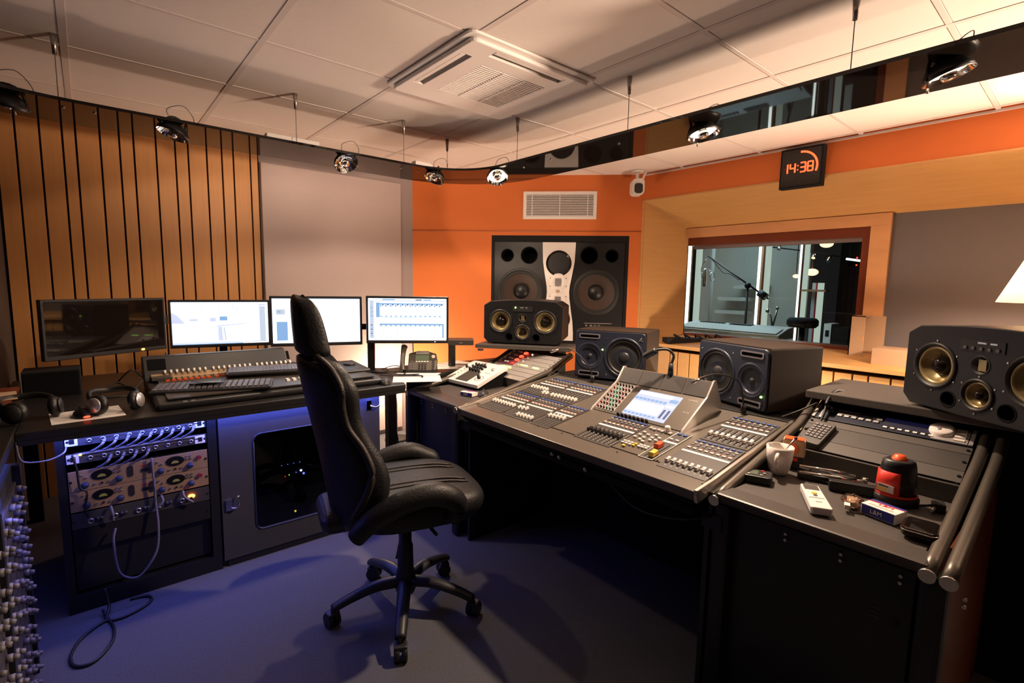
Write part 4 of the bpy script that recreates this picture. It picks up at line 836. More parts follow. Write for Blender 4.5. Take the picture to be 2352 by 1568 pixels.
# recorder and blank plates on the right wing
t = thing('disc_recorder', 'dark blue rack recorder with big jog wheel and silver end', 'recorder'); t.matrix_world = rack_xf(0.465, 0.250)
MB().bb((-0.238, -0.0435, 0), (0.238, 0.0435, 0.008), 'navy').build('front_plate', t, bevel=0.001)
for x in (-0.232, -0.208, 0.231): MB().bb((x-0.0055, -0.042, 0.0), (x+0.0055, 0.042, 0.013), 'silver').build('rack_ear', t, bevel=0.001)
MB().bb((0.128, -0.040, 0.008), (0.222, 0.036, 0.0095), 'silver').build('bright_end', t)
MB().bb((-0.012, -0.018, 0.008), (0.12, 0.032, 0.0092), 'lcdblue').build('display', t)
MB().lathe([(0.036, 0.0), (0.034, 0.012), (0.028, 0.015), (0.0, 0.014)], (0.150, 0.012, 0.008), (0, 0, 1), n=28, m='ceramic').lathe([(0.009, 0.0), (0.007, 0.003), (0, 0.003)], (0.142, 0.004, 0.0215), (0, 0, 1), n=12, m='silver').build('jog_wheel', t)
for k in range(6): MB().bb((-0.160+0.0235*k, -0.012, 0.008), (-0.143+0.0235*k, 0.0, 0.013), 'silver').build('transport_button', t, bevel=0.002)
for k in range(7): MB().bb((-0.008+0.0215*k, -0.032, 0.008), (0.004+0.0215*k, -0.024, 0.012), 'capw').build('small_button', t)
for k in range(4): MB().bb((0.186, -0.030+0.018*k, 0.0095), (0.214, -0.022+0.018*k, 0.013), 'capw').build('silver_button', t)
MB().bb((-0.036, 0.004, 0.008), (-0.018, 0.016, 0.013), 'silver').build('eject_button', t)
b = MB().bb((-0.165, 0.027, 0.008), (-0.095, 0.029, 0.0088), 'silver').bb((-0.165, 0.014, 0.008), (-0.055, 0.017, 0.0088), 'cableb').bb((-0.16, 0.005, 0.008), (-0.10, 0.008, 0.0088), 'silver').bb((-0.05, 0.013, 0.008), (-0.035, 0.019, 0.0088), 'silver')
b.build('front_lettering', t); MB().cyl((-0.185, 0.005, 0.008), (-0.185, 0.005, 0.026), 0.012, m='black').build('headphone_plug', t)
MB().bb((-0.225, -0.04, -0.004), (0.225, 0.04, 0.0), 'blackm').build('case', t)
for i, q in enumerate((0.186, 0.123, 0.05)):
    t = thing('blank_plate', 'plain dark rack blanking plate in right wing, %s' % ('just below the recorder', 'under the remote control', 'lowest, at the riser')[i], 'plate', group='rack blanking plates'); t.matrix_world = rack_xf(0.465, q)
    h = (0.018, 0.043, 0.0285)[i]; MB().bb((-0.238, -h, 0), (0.238, h, 0.004), 'desk' if i != 1 else 'consoled').build('plate', t, bevel=0.001)
    for x in (-0.229, 0.229): MB().cyl((x, 0, 0.004), (x, 0, 0.007), 0.005, n=8, m='void').build('rack_screw', t)
# ================================================================== LEFT DESK AND CABINETS
t = thing('long_desk', 'long black desk along the left wall carrying the monitors', 'desk', (0.5, 2.5, 0)); X = Matrix.Translation((-0.5, -2.5, 0))
MB(X).prism([(-0.235, 2.505), (1.345, 2.505), (1.398, 2.72), (1.42, 3.05), (1.0, 3.80), (-0.34, 3.80), (-0.34, 2.90), (-0.235, 2.88)], 'z', 0.758, 0.790, 'deskblack').build('desk_top', t, bevel=0.004)
MB(X).prism([(-1.3, 0.9), (-0.235, 0.9), (-0.235, 2.79), (-1.3, 2.79)], 'z', 0.758, 0.790, 'deskblack').build('return_top', t, bevel=0.004)
for x, y in ((1.34, 2.95), (-0.29, 3.74), (0.95, 3.72), (-1.2, 1.0)): MB(X).bb((x-0.03, y-0.03, 0), (x+0.03, y+0.03, 0.758), 'black').build('leg', t)
MB(X).bb((-0.23, 2.506, 0.740), (1.34, 2.520, 0.759), 'deskblack').build('front_apron', t)
MB(X).bb((-0.15, 2.528, 0.752), (1.25, 2.542, 0.758), 'bluestrip').build('glow_strip', t); MB(X).bb((-0.256, 1.5, 0.752), (-0.244, 2.4, 0.758), 'bluestrip').build('glow_strip', t)
l = (1.90, 2.88, 0); t = thing('corner_desk', 'narrow black desk end with papers behind the left wing', 'desk', l); MB(Matrix.Translation((-l[0], -l[1], 0))).prism([(1.4, 2.722), (2.42, 2.722), (2.44, 3.02), (1.422, 3.05)], 'z', 0.758, 0.790, 'deskblack').build('desk_top', t, bevel=0.004)
MB().bb((-0.43, -0.157, 0.50), (0.52, -0.145, 0.759), 'deskblack').build('front_apron', t)
for x in (-0.42, 0.46): MB().bb((x-0.03, 0.06, 0), (x+0.03, 0.11, 0.758), 'black').build('leg', t)
# open rack
CX = lambda l: Matrix.Translation((-l[0], -l[1], 0))
l = (0.128, 2.85, 0); t = thing('equipment_rack', 'open black rack under the desk full of gold front devices', 'rack', l); X = CX(l)
for xa, xb in ((-0.135, -0.108), (0.376, 0.412)): MB(X).bb((xa, 2.57, 0), (xb, 3.20, 0.745), 'black').build('side_panel', t)
MB(X).bb((-0.108, 2.57, 0.0), (0.376, 3.20, 0.07), 'black').build('plinth', t); MB(X).bb((-0.108, 3.18, 0.07), (0.376, 3.20, 0.745), 'void').build('back_panel', t)
MB(X).bb((-0.108, 2.59, 0.738), (0.376, 3.18, 0.745), 'black').build('top_panel', t)
def rack_dev(name, label, cat, z0, z1, m, grp=None, yf=2.572, ear=True):
    t = thing(name, label, cat, (0.134, yf, z0), group=grp); h = z1-z0-0.001
    MB().bb((-0.238, 0.0, 0), (0.238, 0.006, h), m).build('front_plate', t, bevel=0.001); MB().bb((-0.215, 0.006, 0.002), (0.215, 0.30, h-0.002), 'blackm').build('case', t)
    b = MB()
    for x in (-0.231, 0.231): b.cyl((x, -0.003, h*0.5), (x, 0, h*0.5), 0.005, n=8, m='black')
    b.build('rack_screws', t); return t, h
for i, (z0, z1) in enumerate(((0.694, 0.736), (0.622, 0.665))):
    t, h = rack_dev('patch_unit', ('upper patch unit crowded with small sockets, bright in blue light', 'lower patch unit with four plugged blue cables')[i], 'patchbay', z0, z1, 'consoled', 'patch units in the open rack')
    for x in (-0.232, 0.20): MB().bb((x-0.006, -0.002, 0.003), (x+0.032, 0.0, h-0.003), 'white').bb((x+0.006, -0.0035, 0.012), (x+0.022, -0.002, 0.03), 'black').build('label_plate', t)
    MB().bb((-0.205, -0.003, h-0.006), (0.195, 0.0, h), 'silver').build('top_strip', t)
    MB().sphere((-0.195, -0.004, h-0.006), 0.0045, n=8, m='ledy').build('power_light', t)
    for k in range(9):
        x = -0.165+0.043*k
        MB().lathe([(0.009, 0), (0.009, -0.004), (0.005, -0.004), (0.005, 0)], (x, 0, h*0.42), (0, 1, 0), n=10, m='steel').build('socket', t)
        MB().bb((x+0.010, -0.002, h*0.5), (x+0.03, 0, h*0.62), 'steel').build('switch', t)
    for k in range(9 if i == 0 else 4):
        x = -0.115+0.0385*k if i == 0 else -0.10+0.042*k
        c = thing('patch_cable', 'short patch cable in %s row, %s from left' % (('upper', 'lower')[i], ('first', 'second', 'third', 'fourth', 'fifth', 'sixth', 'seventh', 'eighth', 'ninth')[k]), 'cable', (0.134+x, 2.572, z0+h*0.36), group='short patch cables, %s row' % ('upper', 'lower')[i])
        MB().cyl((0, 0, 0), (-0.006, -0.03, -0.006), 0.006, m='cableb', n=8).build('plug', c); MB().tube([(-0.006, -0.03, -0.006), (-0.014, -0.036, -0.016), (-0.033, -0.02, -0.034), (-0.045, -0.004, -0.042)], 0.0048, n=8, m='cableb', sub=4).build('lead', c)
for i, (z0, z1) in enumerate(((0.508, 0.592), (0.424, 0.507))):
    t, h = rack_dev('channel_strip', ('upper gold rack unit with two round meters', 'lower gold rack unit with two round meters')[i], 'preamplifier', z0, z1, 'golden_panel', 'gold rack units')
    for s_ in (-0.135, 0.115):
        MB().prism([(0.034*math.cos(a)+s_, 0.055+0.021*math.sin(a)) for a in [2*PI*k/20 for k in range(20)]], 'y', -0.003, 0.0, 'void').build('meter_glass', t)
        MB().prism([(0.014*math.cos(a)+s_, 0.046+0.012*math.sin(a)) for a in [PI*k/8 for k in range(9)]], 'y', -0.0036, -0.003, 'meterface').build('meter_face', t)
        for x, z in ((s_-0.053, 0.022), (s_+0.055, 0.024)): MB().lathe([(0.013, 0), (0.011, -0.016), (0.009, -0.018), (0, -0.018)], (x, 0, z), (0, 1, 0), n=16, m='navyknob').build('knob', t)
        for k in range(6): x = (-0.062, -0.048, 0.045, 0.06, 0.045, 0.06)[k]+s_; z = (0.064, 0.052, 0.068, 0.068, 0.056, 0.056)[k]; MB().cyl((x, -0.007, z), (x, 0, z), 0.0035, n=8, m='steel').build('toggle', t)
        for k in range(3): MB().cyl((s_-0.022+0.022*k, -0.006, 0.020), (s_-0.022+0.022*k, 0, 0.020), 0.0042, n=8, m='steel' if k != 1 else 'black').build('push_button', t)
        MB().prism(rrect(0.02, 0.048, 0.0095, 3, s_+0.093 if s_ < 0 else s_-0.088, 0.046), 'y', -0.003, 0, 'leatherb').build('vent_slot', t)
    MB().bb((-0.005, -0.004, 0.034), (0.03, 0, 0.048), 'black').build('rocker_switch', t); MB().cyl((0.205, -0.012, 0.055), (0.205, 0, 0.055), 0.009, n=12, m='maroon').build('power_knob', t)
    b = MB().bb((-0.01, -0.0015, 0.062), (0.035, 0, 0.064), 'redpk').bb((-0.005, -0.0015, 0.057), (0.03, 0, 0.0585), 'redpk'); b.build('front_lettering', t)
t, h = rack_dev('headphone_amplifier', 'black rack unit with glowing orange light under gold units', 'amplifier', 0.352, 0.418, 'consoled')
MB().sphere((0.168, -0.004, 0.036), 0.012, n=12, m='ledo', sc=(1.2, 0.6, 0.8)).build('orange_light', t)
for k in range(5):
    x = -0.18+0.078*k
    MB().lathe([(0.011, 0), (0.011, -0.006), (0.006, -0.006), (0.006, 0)], (x, 0, 0.025), (0, 1, 0), n=12, m='steel').build('socket', t)
    for j in (0.022, 0.034): MB().lathe([(0.008, 0), (0.007, -0.012), (0, -0.012)], (x+j, 0, 0.03), (0, 1, 0), n=10, m='plastic').build('knob', t)
t, h = rack_dev('rack_unit', 'plain black rack panel below the orange light', 'rack unit', 0.262, 0.350, 'blackm')
t, h = rack_dev('rack_unit', 'lowest plain black rack panel near the floor', 'rack unit', 0.08, 0.26, 'black', yf=2.60)
# cables hanging from the rack
def cable(name, label, pts, r=0.004, m='cable', loc=None, sub=6):
    loc = loc or pts[0]; t = MB(Matrix.Translation([-c for c in loc])).tube(pts, r, m=m, sub=sub).build(name, None, loc); return tag(t, label, 'cable')
cable('cable', 'dark cable looping down in front of gold units to the floor', [(0.165, 2.555, 0.60), (0.168, 2.548, 0.50), (0.17, 2.55, 0.40), (0.172, 2.53, 0.30), (0.16, 2.52, 0.20), (0.11, 2.50, 0.13), (0.07, 2.50, 0.12), (0.03, 2.51, 0.16), (0.02, 2.53, 0.28), (0.03, 2.55, 0.33)], 0.0045, 'cableb')
cable('cable', 'thin cable running over left ends of gold units', [(-0.085, 2.556, 0.665), (-0.075, 2.55, 0.61), (-0.07, 2.552, 0.53), (-0.05, 2.55, 0.505), (-0.06, 2.55, 0.44), (-0.05, 2.555, 0.40)], 0.004)
cable('cable', 'pale cable sagging from the rack to the left desk edge', [(-0.10, 2.56, 0.70), (-0.108, 2.53, 0.685), (-0.15, 2.51, 0.672), (-0.205, 2.50, 0.678), (-0.225, 2.49, 0.70), (-0.23, 2.49, 0.75)], 0.003, 'cableb')
for i, x in enumerate((0.02, 0.19, 0.27)): cable('cable', 'blue lit cable stub hanging under gold units, %s' % ('left', 'middle', 'right')[i], [(x, 2.56, 0.425), (x+0.004, 2.545, 0.40), (x+(0.004, -0.03, 0.035)[i], 2.55, 0.365)], 0.005, 'cableb')
cable('floor_cable', 'black cable lying in loops on carpet below the open rack', [(-0.02, 2.52, 0.10), (-0.01, 2.50, 0.03), (-0.02, 2.44, 0.006), (0.03, 2.42, 0.006), (0.10, 2.45, 0.006), (0.13, 2.49, 0.006), (0.115, 2.53, 0.006), (0.06, 2.545, 0.006)], 0.0055)
cable('floor_cable', 'black cable making wide loop on carpet at lower left', [(-0.03, 2.50, 0.02), (-0.015, 2.44, 0.006), (0.0, 2.36, 0.006), (-0.01, 2.27, 0.006), (-0.06, 2.19, 0.006), (-0.11, 2.20, 0.006), (-0.125, 2.27, 0.006), (-0.10, 2.36, 0.006), (-0.05, 2.42, 0.006), (-0.01, 2.44, 0.006)], 0.0055)
# cabinet with glazed door
l = (0.82, 2.85, 0); t = thing('equipment_cabinet', 'black cabinet with round cornered glass door under the desk', 'cabinet', l); X = CX(l)
for xa, xb in ((0.418, 0.436), (1.195, 1.215)): MB(X).bb((xa, 2.585, 0), (xb, 3.20, 0.745), 'black').build('side_panel', t)
MB(X).bb((0.436, 3.18, 0.02), (1.195, 3.20, 0.745), 'void').build('back_panel', t); MB(X).bb((0.436, 2.60, 0.0), (1.195, 3.18, 0.035), 'black').build('bottom_panel', t); MB(X).bb((0.436, 2.60, 0.73), (1.195, 3.18, 0.745), 'black').build('top_panel', t)
dr = MB(X).bb((0.420, 2.568, 0.035), (1.212, 2.585, 0.742), 'doorgrey').build('door', t)
cut(dr, MB(X).prism(rrect(0.47, 0.475, 0.035, 5, 0.80, 0.385), 'y', 2.5, 2.7, 'black'))
MB(X).prism(rrect(0.478, 0.483, 0.035, 5, 0.80, 0.385), 'y', 2.576, 2.579, 'smoke').build('door_glass', dr)
rim = rrect(0.476, 0.481, 0.037, 5, 0.80, 0.385); MB(X).tube([(p[0], 2.567, p[1]) for p in rim]+[(rim[0][0], 2.567, rim[0][1])], 0.004, n=6, m='navy').build('glass_rim', dr)
for x in (0.465, 1.165):
    z0 = 0.28 if x < 1 else 0.66
    MB(X).bb((x-0.03, 2.560, z0), (x-0.004, 2.568, z0+0.05), 'chrome').tube([(x-0.01, 2.556, z0+0.01), (x+0.018, 2.548, z0+0.015), (x+0.02, 2.548, z0+0.07)] if x < 1 else [(x-0.01, 2.556, z0+0.02), (x+0.02, 2.55, z0+0.01), (x+0.04, 2.55, z0+0.02)], 0.005, m='chrome', sub=3).build('latch', dr)
MB(X).bb((0.436, 2.575, 0.0), (1.195, 2.59, 0.03), 'black').build('kick_rail', t)
def inner_dev(name, label, z0, z1, m, leds):
    t = thing(name, label, 'server', (0.80, 2.66, z0)); MB().bb((-0.24, 0, 0), (0.24, 0.4, z1-z0), m).build('case', t, bevel=0.002); MB().bb((-0.20, -0.003, 0.01), (0.20, 0, z1-z0-0.01), 'blackm').build('front_plate', t)
    for x, z, mm, r in leds: MB().sphere((x, -0.006, z), r, n=8, m=mm).build('light', t)
    return t
inner_dev('server', 'grey rack computer behind the cabinet glass with tiny blue lights', 0.40, 0.50, 'deskedge', [(-0.09+0.03*k, 0.012, 'ledb', 0.002) for k in range(4)])
inner_dev('server', 'black rack computer behind cabinet glass with bright blue light', 0.28, 0.395, 'black', [(0.005, 0.085, 'ledw', 0.006), (0.018, 0.066, 'ledb', 0.006), (-0.02, 0.08, 'ledb', 0.0025), (-0.075, 0.07, 'ledr', 0.004), (-0.055, 0.074, 'ledg', 0.003)])
inner_dev('server', 'lowest black rack computer behind cabinet glass with green light', 0.10, 0.272, 'black', [(-0.03, 0.05, 'ledy', 0.0055)])
# rack of cable connectors at the far left
l = (-0.45, 1.85, 0); t = thing('connector_rack', 'tall rack with columns of blue lit plugs at left edge', 'rack', l); X = CX(l)
MB(X).bb((-0.75, 1.30, 0), (-0.225, 2.28, 0.745), 'blackm').build('cabinet', t)
for y in (2.265, 1.78): MB(X).bb((-0.225, y-0.016, 0.0), (-0.205, y+0.016, 0.745), 'black').build('rail', t)
plug = None
for r in range(14):
    z = 0.045+0.048*r
    MB(X).bb((-0.225, 1.80, z-0.02), (-0.217, 2.248, z+0.022), 'consoled').build('patch_panel', t)
    MB(X).bb((-0.225, 1.32, z-0.02), (-0.217, 1.763, z+0.022), 'consoled').build('patch_panel', t)
    for k in range(8):
        y = (2.215, 2.14, 2.05, 1.95, 1.85, 1.72, 1.62, 1.52)[k]+random.uniform(-0.012, 0.012)
        if random.random() < 0.12: continue
        p = (-0.217+0.45, y-1.85, z+random.uniform(-0.006, 0.006))
        if plug is None: plug = MB().cyl((0, 0, 0), (0.014, 0, -0.001), 0.0105, n=10, m='cableb').cyl((0.014, 0, -0.001), (0.026, 0, -0.004), 0.0085, 0.006, n=10, m='cableb').build('plug', t, p)
        else: inst(plug, t, p)
# ================================================================== DISPLAYS
def display(label, a, b_, z0, z1, on, name='computer_monitor', stand=0.0):
    """a,b = left and right lower front corners (x,y)"""
    a, b_ = Vector(a), Vector(b_); w = (b_-a).length; c = (a+b_)/2; rz = math.atan2(b_.y-a.y, b_.x-a.x); h = z1-z0
    t = thing(name, label, 'monitor', (c.x, c.y, 0.79), rz, 'flat monitors on the long desk'); zb = z0-0.79
    bz = MB().bb((-w/2, 0.0, zb), (w/2, 0.03, zb+h), 'plastic').build('housing', t)
    cut(bz, MB().bb((-w/2+0.013, -0.05, zb+0.02), (w/2-0.013, 0.006, zb+h-0.014), 'plastic')); bv = bz.modifiers.new('bevel', 'BEVEL'); bv.width = 0.003; bv.limit_method = 'ANGLE'
    sc_ = MB().bb((-w/2+0.013, 0.0035, zb+0.02), (w/2-0.013, 0.007, zb+h-0.014), on).build('screen', t)
    MB().bb((-0.07, 0.03, zb+h*0.25), (0.07, 0.055, zb+h*0.7), 'blackm').build('rear_housing', t)
    if stand is None:
        MB().bb((0.0, 0.055, zb+h*0.3), (w/2+0.03, 0.07, zb+h*0.42), 'black').build('arm', t)
        return t, sc_, w-0.026, h-0.034, zb+0.02
    if stand: MB().bb((stand, 0.055, zb+h*0.3), (0.0, 0.07, zb+h*0.42), 'black').build('arm', t)
    MB().bb((stand-0.022, 0.055, 0.0), (stand+0.022, 0.085, zb+h*0.5), 'black').build('stand_post', t); MB(Matrix.Translation((stand, 0, 0))).prism(rrect(0.20, 0.14, 0.03), 'z', 0.0, 0.010, 'black', xf=Matrix.Translation((0, 0.05, 0))).build('stand_base', t)
    return t, sc_, w-0.026, h-0.034, zb+0.02
def gfx(par, w, h, zb, L):
    b = MB()
    for i, (x0, x1, z0, z1, m) in enumerate(L): b.bb((-w/2+x0*w, 0.0027, zb+z0*h), (-w/2+x1*w, 0.0035, zb+z1*h), m)
    b.build('screen_graphics', par)
t, s_, w, h, zb = display('dark switched off monitor with orange standby light at far left', (-0.175, 3.22), (0.335, 3.49), 0.955, 1.25, 'gloss', stand=None)
MB().sphere((0.155, -0.002, zb-0.008), 0.006, n=8, m='ledo', sc=(1.6, 0.5, 1)).build('standby_light', t)
MB().bb((0.24, 0.03, zb+0.12), (0.325, 0.055, zb+0.17), 'black').build('side_arm', t)
t, s_, w, h, zb = display('lit monitor showing a bright camera picture, second from left', (0.365, 3.64), (0.905, 3.52), 0.935, 1.232, 'scrwhite')
def poly_gfx(par, w, h, zb, L):
    b = MB()
    for pts, m in L: b.prism([(-w/2+x*w, zb+z*h) for x, z in pts], 'y', 0.0027, 0.0035, m)
    b.build('screen_graphics', par)
poly_gfx(s_, w, h, zb, [([(0.0, 0.5), (0.13, 0.5), (0.06, 0.68), (0.0, 0.76)], 'scrlav'), ([(0.18, 0.56), (0.26, 0.56), (0.26, 0.6), (0.17, 0.6)], 'scrgrey'), ([(0.38, 0.54), (0.44, 0.54), (0.44, 0.63), (0.38, 0.63)], 'scrlav'), ([(0.48, 0.56), (0.56, 0.56), (0.56, 0.66), (0.48, 0.66)], 'scrblue'),
    ([(0.45, 0.42), (0.76, 0.47), (0.76, 0.49), (0.45, 0.45)], 'scrlav'), ([(0.46, 0.08), (0.51, 0.08), (0.50, 0.42), (0.46, 0.42)], 'scrlav'), ([(0.53, 0.08), (0.545, 0.08), (0.53, 0.40), (0.515, 0.40)], 'scrgrey'), ([(0.905, 0.04), (0.97, 0.04), (0.97, 0.9), (0.905, 0.9)], 'scrgrey'), ([(0.90, 0.92), (0.97, 0.92), (0.97, 0.96), (0.90, 0.96)], 'scrlav'),
    ([(0.0, 0.03), (1, 0.03), (1, 0.05), (0, 0.05)], 'scrgrey'), ([(0.0, 0.0), (0.72, 0.0), (0.72, 0.02), (0.0, 0.02)], 'scrblue')]+[([(x, 0.75), (x+0.006, 0.75), (x+0.006, 0.95), (x, 0.95)], 'scrgrey') for x in (0.3, 0.48, 0.62, 0.66)])
t, s_, w, h, zb = display('lit white monitor partly behind the chair headrest', (0.815, 3.18), (1.310, 3.005), 0.965, 1.268, 'scrwhite', stand=None)
gfx(s_, w, h, zb, [(0.045, 0.165, 0.06, 0.48, 'scrblue'), (0.04, 0.14, 0.64, 0.76, 'scrgrey'), (0.055, 0.12, 0.68, 0.73, 'scrdark'), (0.055, 0.12, 0.655, 0.67, 'scrblue'), (0.02, 0.22, 0.87, 0.88, 'scrgrey'), (0.955, 0.985, 0.90, 0.92, 'scrgrey'), (0.0, 1.0, 0.985, 1.0, 'scrgrey')])
t, s_, w, h, zb = display('lit monitor with two rows of fader strips, right of chair', (1.318, 2.965), (1.752, 2.695), 0.976, 1.274, 'scrwhite', stand=-0.235)
L = [(0.02, 0.07, 0.05, 0.95, 'scrgrey'), (0.10, 0.145, 0.55, 0.90, 'scrblue'), (0.0, 1.0, 0.93, 0.95, 'scrgrey'), (0.18, 0.34, 0.955, 0.985, 'scrblue'), (0.6, 0.68, 0.955, 0.98, 'scrdark'), (0.7, 0.8, 0.955, 0.98, 'scrblue'), (0.14, 0.96, 0.85, 0.885, 'scrblue'), (0.14, 0.96, 0.36, 0.40, 'scrblue'), (0.14, 0.96, 0.545, 0.555, 'scrblue'), (0.945, 0.965, 0.05, 0.40, 'scrblue')]
for k in range(13):
    x = 0.15+0.0625*k; L += [(x, x+0.02, 0.80, 0.845, 'scrblue'), (x+0.025, x+0.045, 0.83, 0.86, 'scrdark'), (x+0.03, x+0.036, 0.57, 0.80, 'scrgrey'), (x, x+0.02, 0.33, 0.365, 'scrblue'), (x+0.03, x+0.036, 0.1, 0.33, 'scrgrey'), (x, x+0.03, 0.06, 0.075, 'scrgrey'), (x+0.0, x+0.02, 0.43, 0.44, 'scrblue'), (x, x+0.025, 0.56, 0.59, 'scrblue')]
for k in range(6): L += [(0.03, 0.055, 0.10+0.05*k, 0.13+0.05*k, 'scrdark' if k % 2 else 'scrblue'), (0.03, 0.055, 0.56+0.05*k, 0.59+0.05*k, 'scrdark' if k % 2 == 0 else 'scrblue')]
gfx(s_, w, h, zb, L); MB().sphere((0.17, -0.002, zb-0.009), 0.003, n=6, m='ledb').build('power_light', t)
l = (1.92, 2.80, 0.79); t = thing('small_shelf', 'small grey shelf on a post right of the fader monitor', 'shelf', l)
MB().box((0, 0, 0.178), (0.17, 0.16, 0.034), 'deskedge', rot=(0, 0, -0.6)).build('board', t, bevel=0.003); MB().bb((-0.055, 0.035, 0), (-0.02, 0.07, 0.163), 'black').build('post', t)
MB().box((-0.045, -0.068, 0.178), (0.02, 0.004, 0.004), 'silver', rot=(0, 0, -0.6)).build('mark', t)
# ================================================================== CONTROL SURFACE ON THE LEFT DESK
l = (0.74, 2.86, 0.79); t = thing('control_surface', 'dark fader control surface on the left desk below the monitors', 'mixer', l)
MB().prism([(-0.28, 0.0), (0.34, 0.0), (0.34, 0.055), (-0.20, 0.045), (-0.29, 0.030)], 'x', -0.545, 0.50, 'plastic').build('base', t, bevel=0.012)
MB().prism([(-0.26, 0.042), (0.20, 0.058), (0.20, 0.064), (-0.26, 0.048)], 'x', -0.50, 0.46, 'deskedge').build('top_plate', t)
MB().prism([(0.20, 0.05), (0.285, 0.168), (0.33, 0.168), (0.34, 0.05)], 'x', -0.55, 0.14, 'plastic').build('meter_bridge', t, bevel=0.006)
MB().prism([(0.198, 0.056), (0.218, 0.085), (0.222, 0.083), (0.202, 0.054)], 'x', -0.52, 0.12, 'golden_panel').build('strip_panel', t)
b = MB(); b2 = MB(); b3 = MB()
for k in range(24):
    x = -0.46+0.0255*k+0.012*(k//8)
    b.box((x, 0.215, 0.092), (0.009, 0.012, 0.02), 'capw', rot=(-0.95, 0, 0)); b2.box((x, 0.165, 0.066), (0.016, 0.016, 0.01), 'card'); b2.box((x, 0.12, 0.063), (0.017, 0.014, 0.009), 'redo'); b3.box((x, 0.262, 0.128), (0.016, 0.003, 0.055), 'void', rot=(-0.62, 0, 0))
b.build('encoder_knobs', t, kind='stuff'); b2.build('strip_buttons', t, kind='stuff'); b3.build('meter_windows', t, kind='stuff')
MB().box((-0.49, 0.255, 0.13), (0.075, 0.005, 0.06), 'void', rot=(-0.62, 0, 0)).build('display', t); MB().box((-0.48, 0.185, 0.07), (0.085, 0.09, 0.012), 'desk').build('key_block', t)
for k in range(8): MB().prism([(-0.015, 0), (-0.011, 0.012), (0, 0.009), (0.011, 0.012), (0.015, 0)], 'x', -0.0075, 0.0075, 'capw').build('fader_cap', t, (0.03+0.032*k+(0.012 if k > 3 else 0), -0.15, 0.051))
MB().prism([(-0.13, 0.05), (0.14, 0.058), (0.14, 0.085), (-0.13, 0.068)], 'x', 0.20, 0.50, 'plastic').build('right_section', t, bevel=0.008); MB().cyl((0.43, 0.02, 0.07), (0.43, 0.02, 0.088), 0.035, n=20, m='plastic').build('jog_wheel', t)
b = MB()
for x, y in ((-0.44, -0.285), (-0.41, -0.285)): b.bb((x-0.008, y-0.006, 0.03), (x+0.008, y, 0.036), 'silver')
b.build('front_sockets', t)
def qwerty(label, loc, rz, m, w=0.44):
    t = thing('computer_keyboard', label, 'keyboard', loc, rz, 'computer keyboards on the control surface')
    MB().prism([(-0.075, 0), (0.075, 0), (0.075, 0.024), (-0.075, 0.012)], 'x', -w/2, w/2, 'plastic').build('case', t, bevel=0.004)
    b = MB()
    for r in range(5):
        for k in range(20): b.box((-w/2+0.02+k*(w-0.04)/19, -0.052+0.024*r, 0.0165+0.0019*r), (0.0165, 0.018, 0.008), m, rot=(0.08, 0, 0))
    b.build('keys', t, kind='stuff'); return t
M['keyk'] = mat('key_grey', (0.16, 0.155, 0.19), 0.35)
qwerty('nearest computer keyboard at front left of control surface', (0.44, 2.72, 0.838), -0.33, M['keyk'], 0.50)
qwerty('rear computer keyboard beside the chair back', (0.72, 2.92, 0.862), -0.22, M['keyk'], 0.38)
t = thing('disc_case', 'clear disc case with shiny discs lying on nearest keyboard', 'disc case', (0.42, 2.755, 0.868), -0.3); MB().bb((-0.07, -0.06, 0), (0.07, 0.06, 0.006), 'cellophane').build('case', t); MB().cyl((0, 0, 0.006), (0, 0, 0.0075), 0.055, n=24, m='chrome').build('disc', t)
# small things on the left desk
t = thing('small_speaker', 'black box speaker under the switched off monitor', 'speaker', (-0.155, 3.20, 0.79), 0.0); MB().bb((-0.105, 0, 0), (0.105, 0.16, 0.125), 'blackm').build('cabinet', t, bevel=0.004); MB().bb((-0.097, -0.004, 0.008), (0.097, 0, 0.117), 'void').build('grille', t); MB().bb((-0.107, -0.006, 0.0), (-0.103, 0.0, 0.125), 'cableb').build('side_edge', t)
def headphones(label, loc, rz, c1, cup=0.036):
    t = thing('headphones', label, 'headphones', loc, rz, 'headphones on the left desk')
    MB().tube([(-0.075, 0, 0.05), (-0.08, 0.05, 0.075), (-0.06, 0.12, 0.08), (0, 0.155, 0.075), (0.06, 0.12, 0.08), (0.08, 0.05, 0.075), (0.075, 0, 0.05)], 0.009, m='rubber', sub=4, flat=1.4).build('headband', t)
    for s_ in (-1, 1):
        MB().lathe([(0, 0.022), (cup*0.7, 0.020), (cup, 0.008), (cup, -0.006), (cup*0.6, -0.014), (0, -0.014)], (0.062*s_, -0.005, cup+0.003), (0.75*s_, -0.6, 0.12), n=24, m='black').build('ear_cup', t)
        MB().lathe([(0, 0.0), (cup*0.75, 0.0), (cup*0.72, 0.004), (0, 0.006)], Vector((0.062*s_, -0.005, cup+0.003))+Vector((0.75*s_, -0.6, 0.12)).normalized()*0.021, (0.75*s_, -0.6, 0.12), n=24, m=c1).build('cup_badge', t)
    return t
headphones('silver cupped headphones on desk edge above the open rack', (0.065, 2.66, 0.79), 0.15, 'silver', 0.042)
headphones('black headphones at left corner of the desk', (-0.19, 2.70, 0.79), 0.5, 'plastic', 0.042)
t = thing('paper_sheet', 'pale paper under the red lit mouse on the left desk', 'paper', (-0.045, 2.68, 0.7905), 0.08); MB().bb((-0.10, -0.10, 0), (0.13, 0.12, 0.001), 'paper').build('sheet', t)
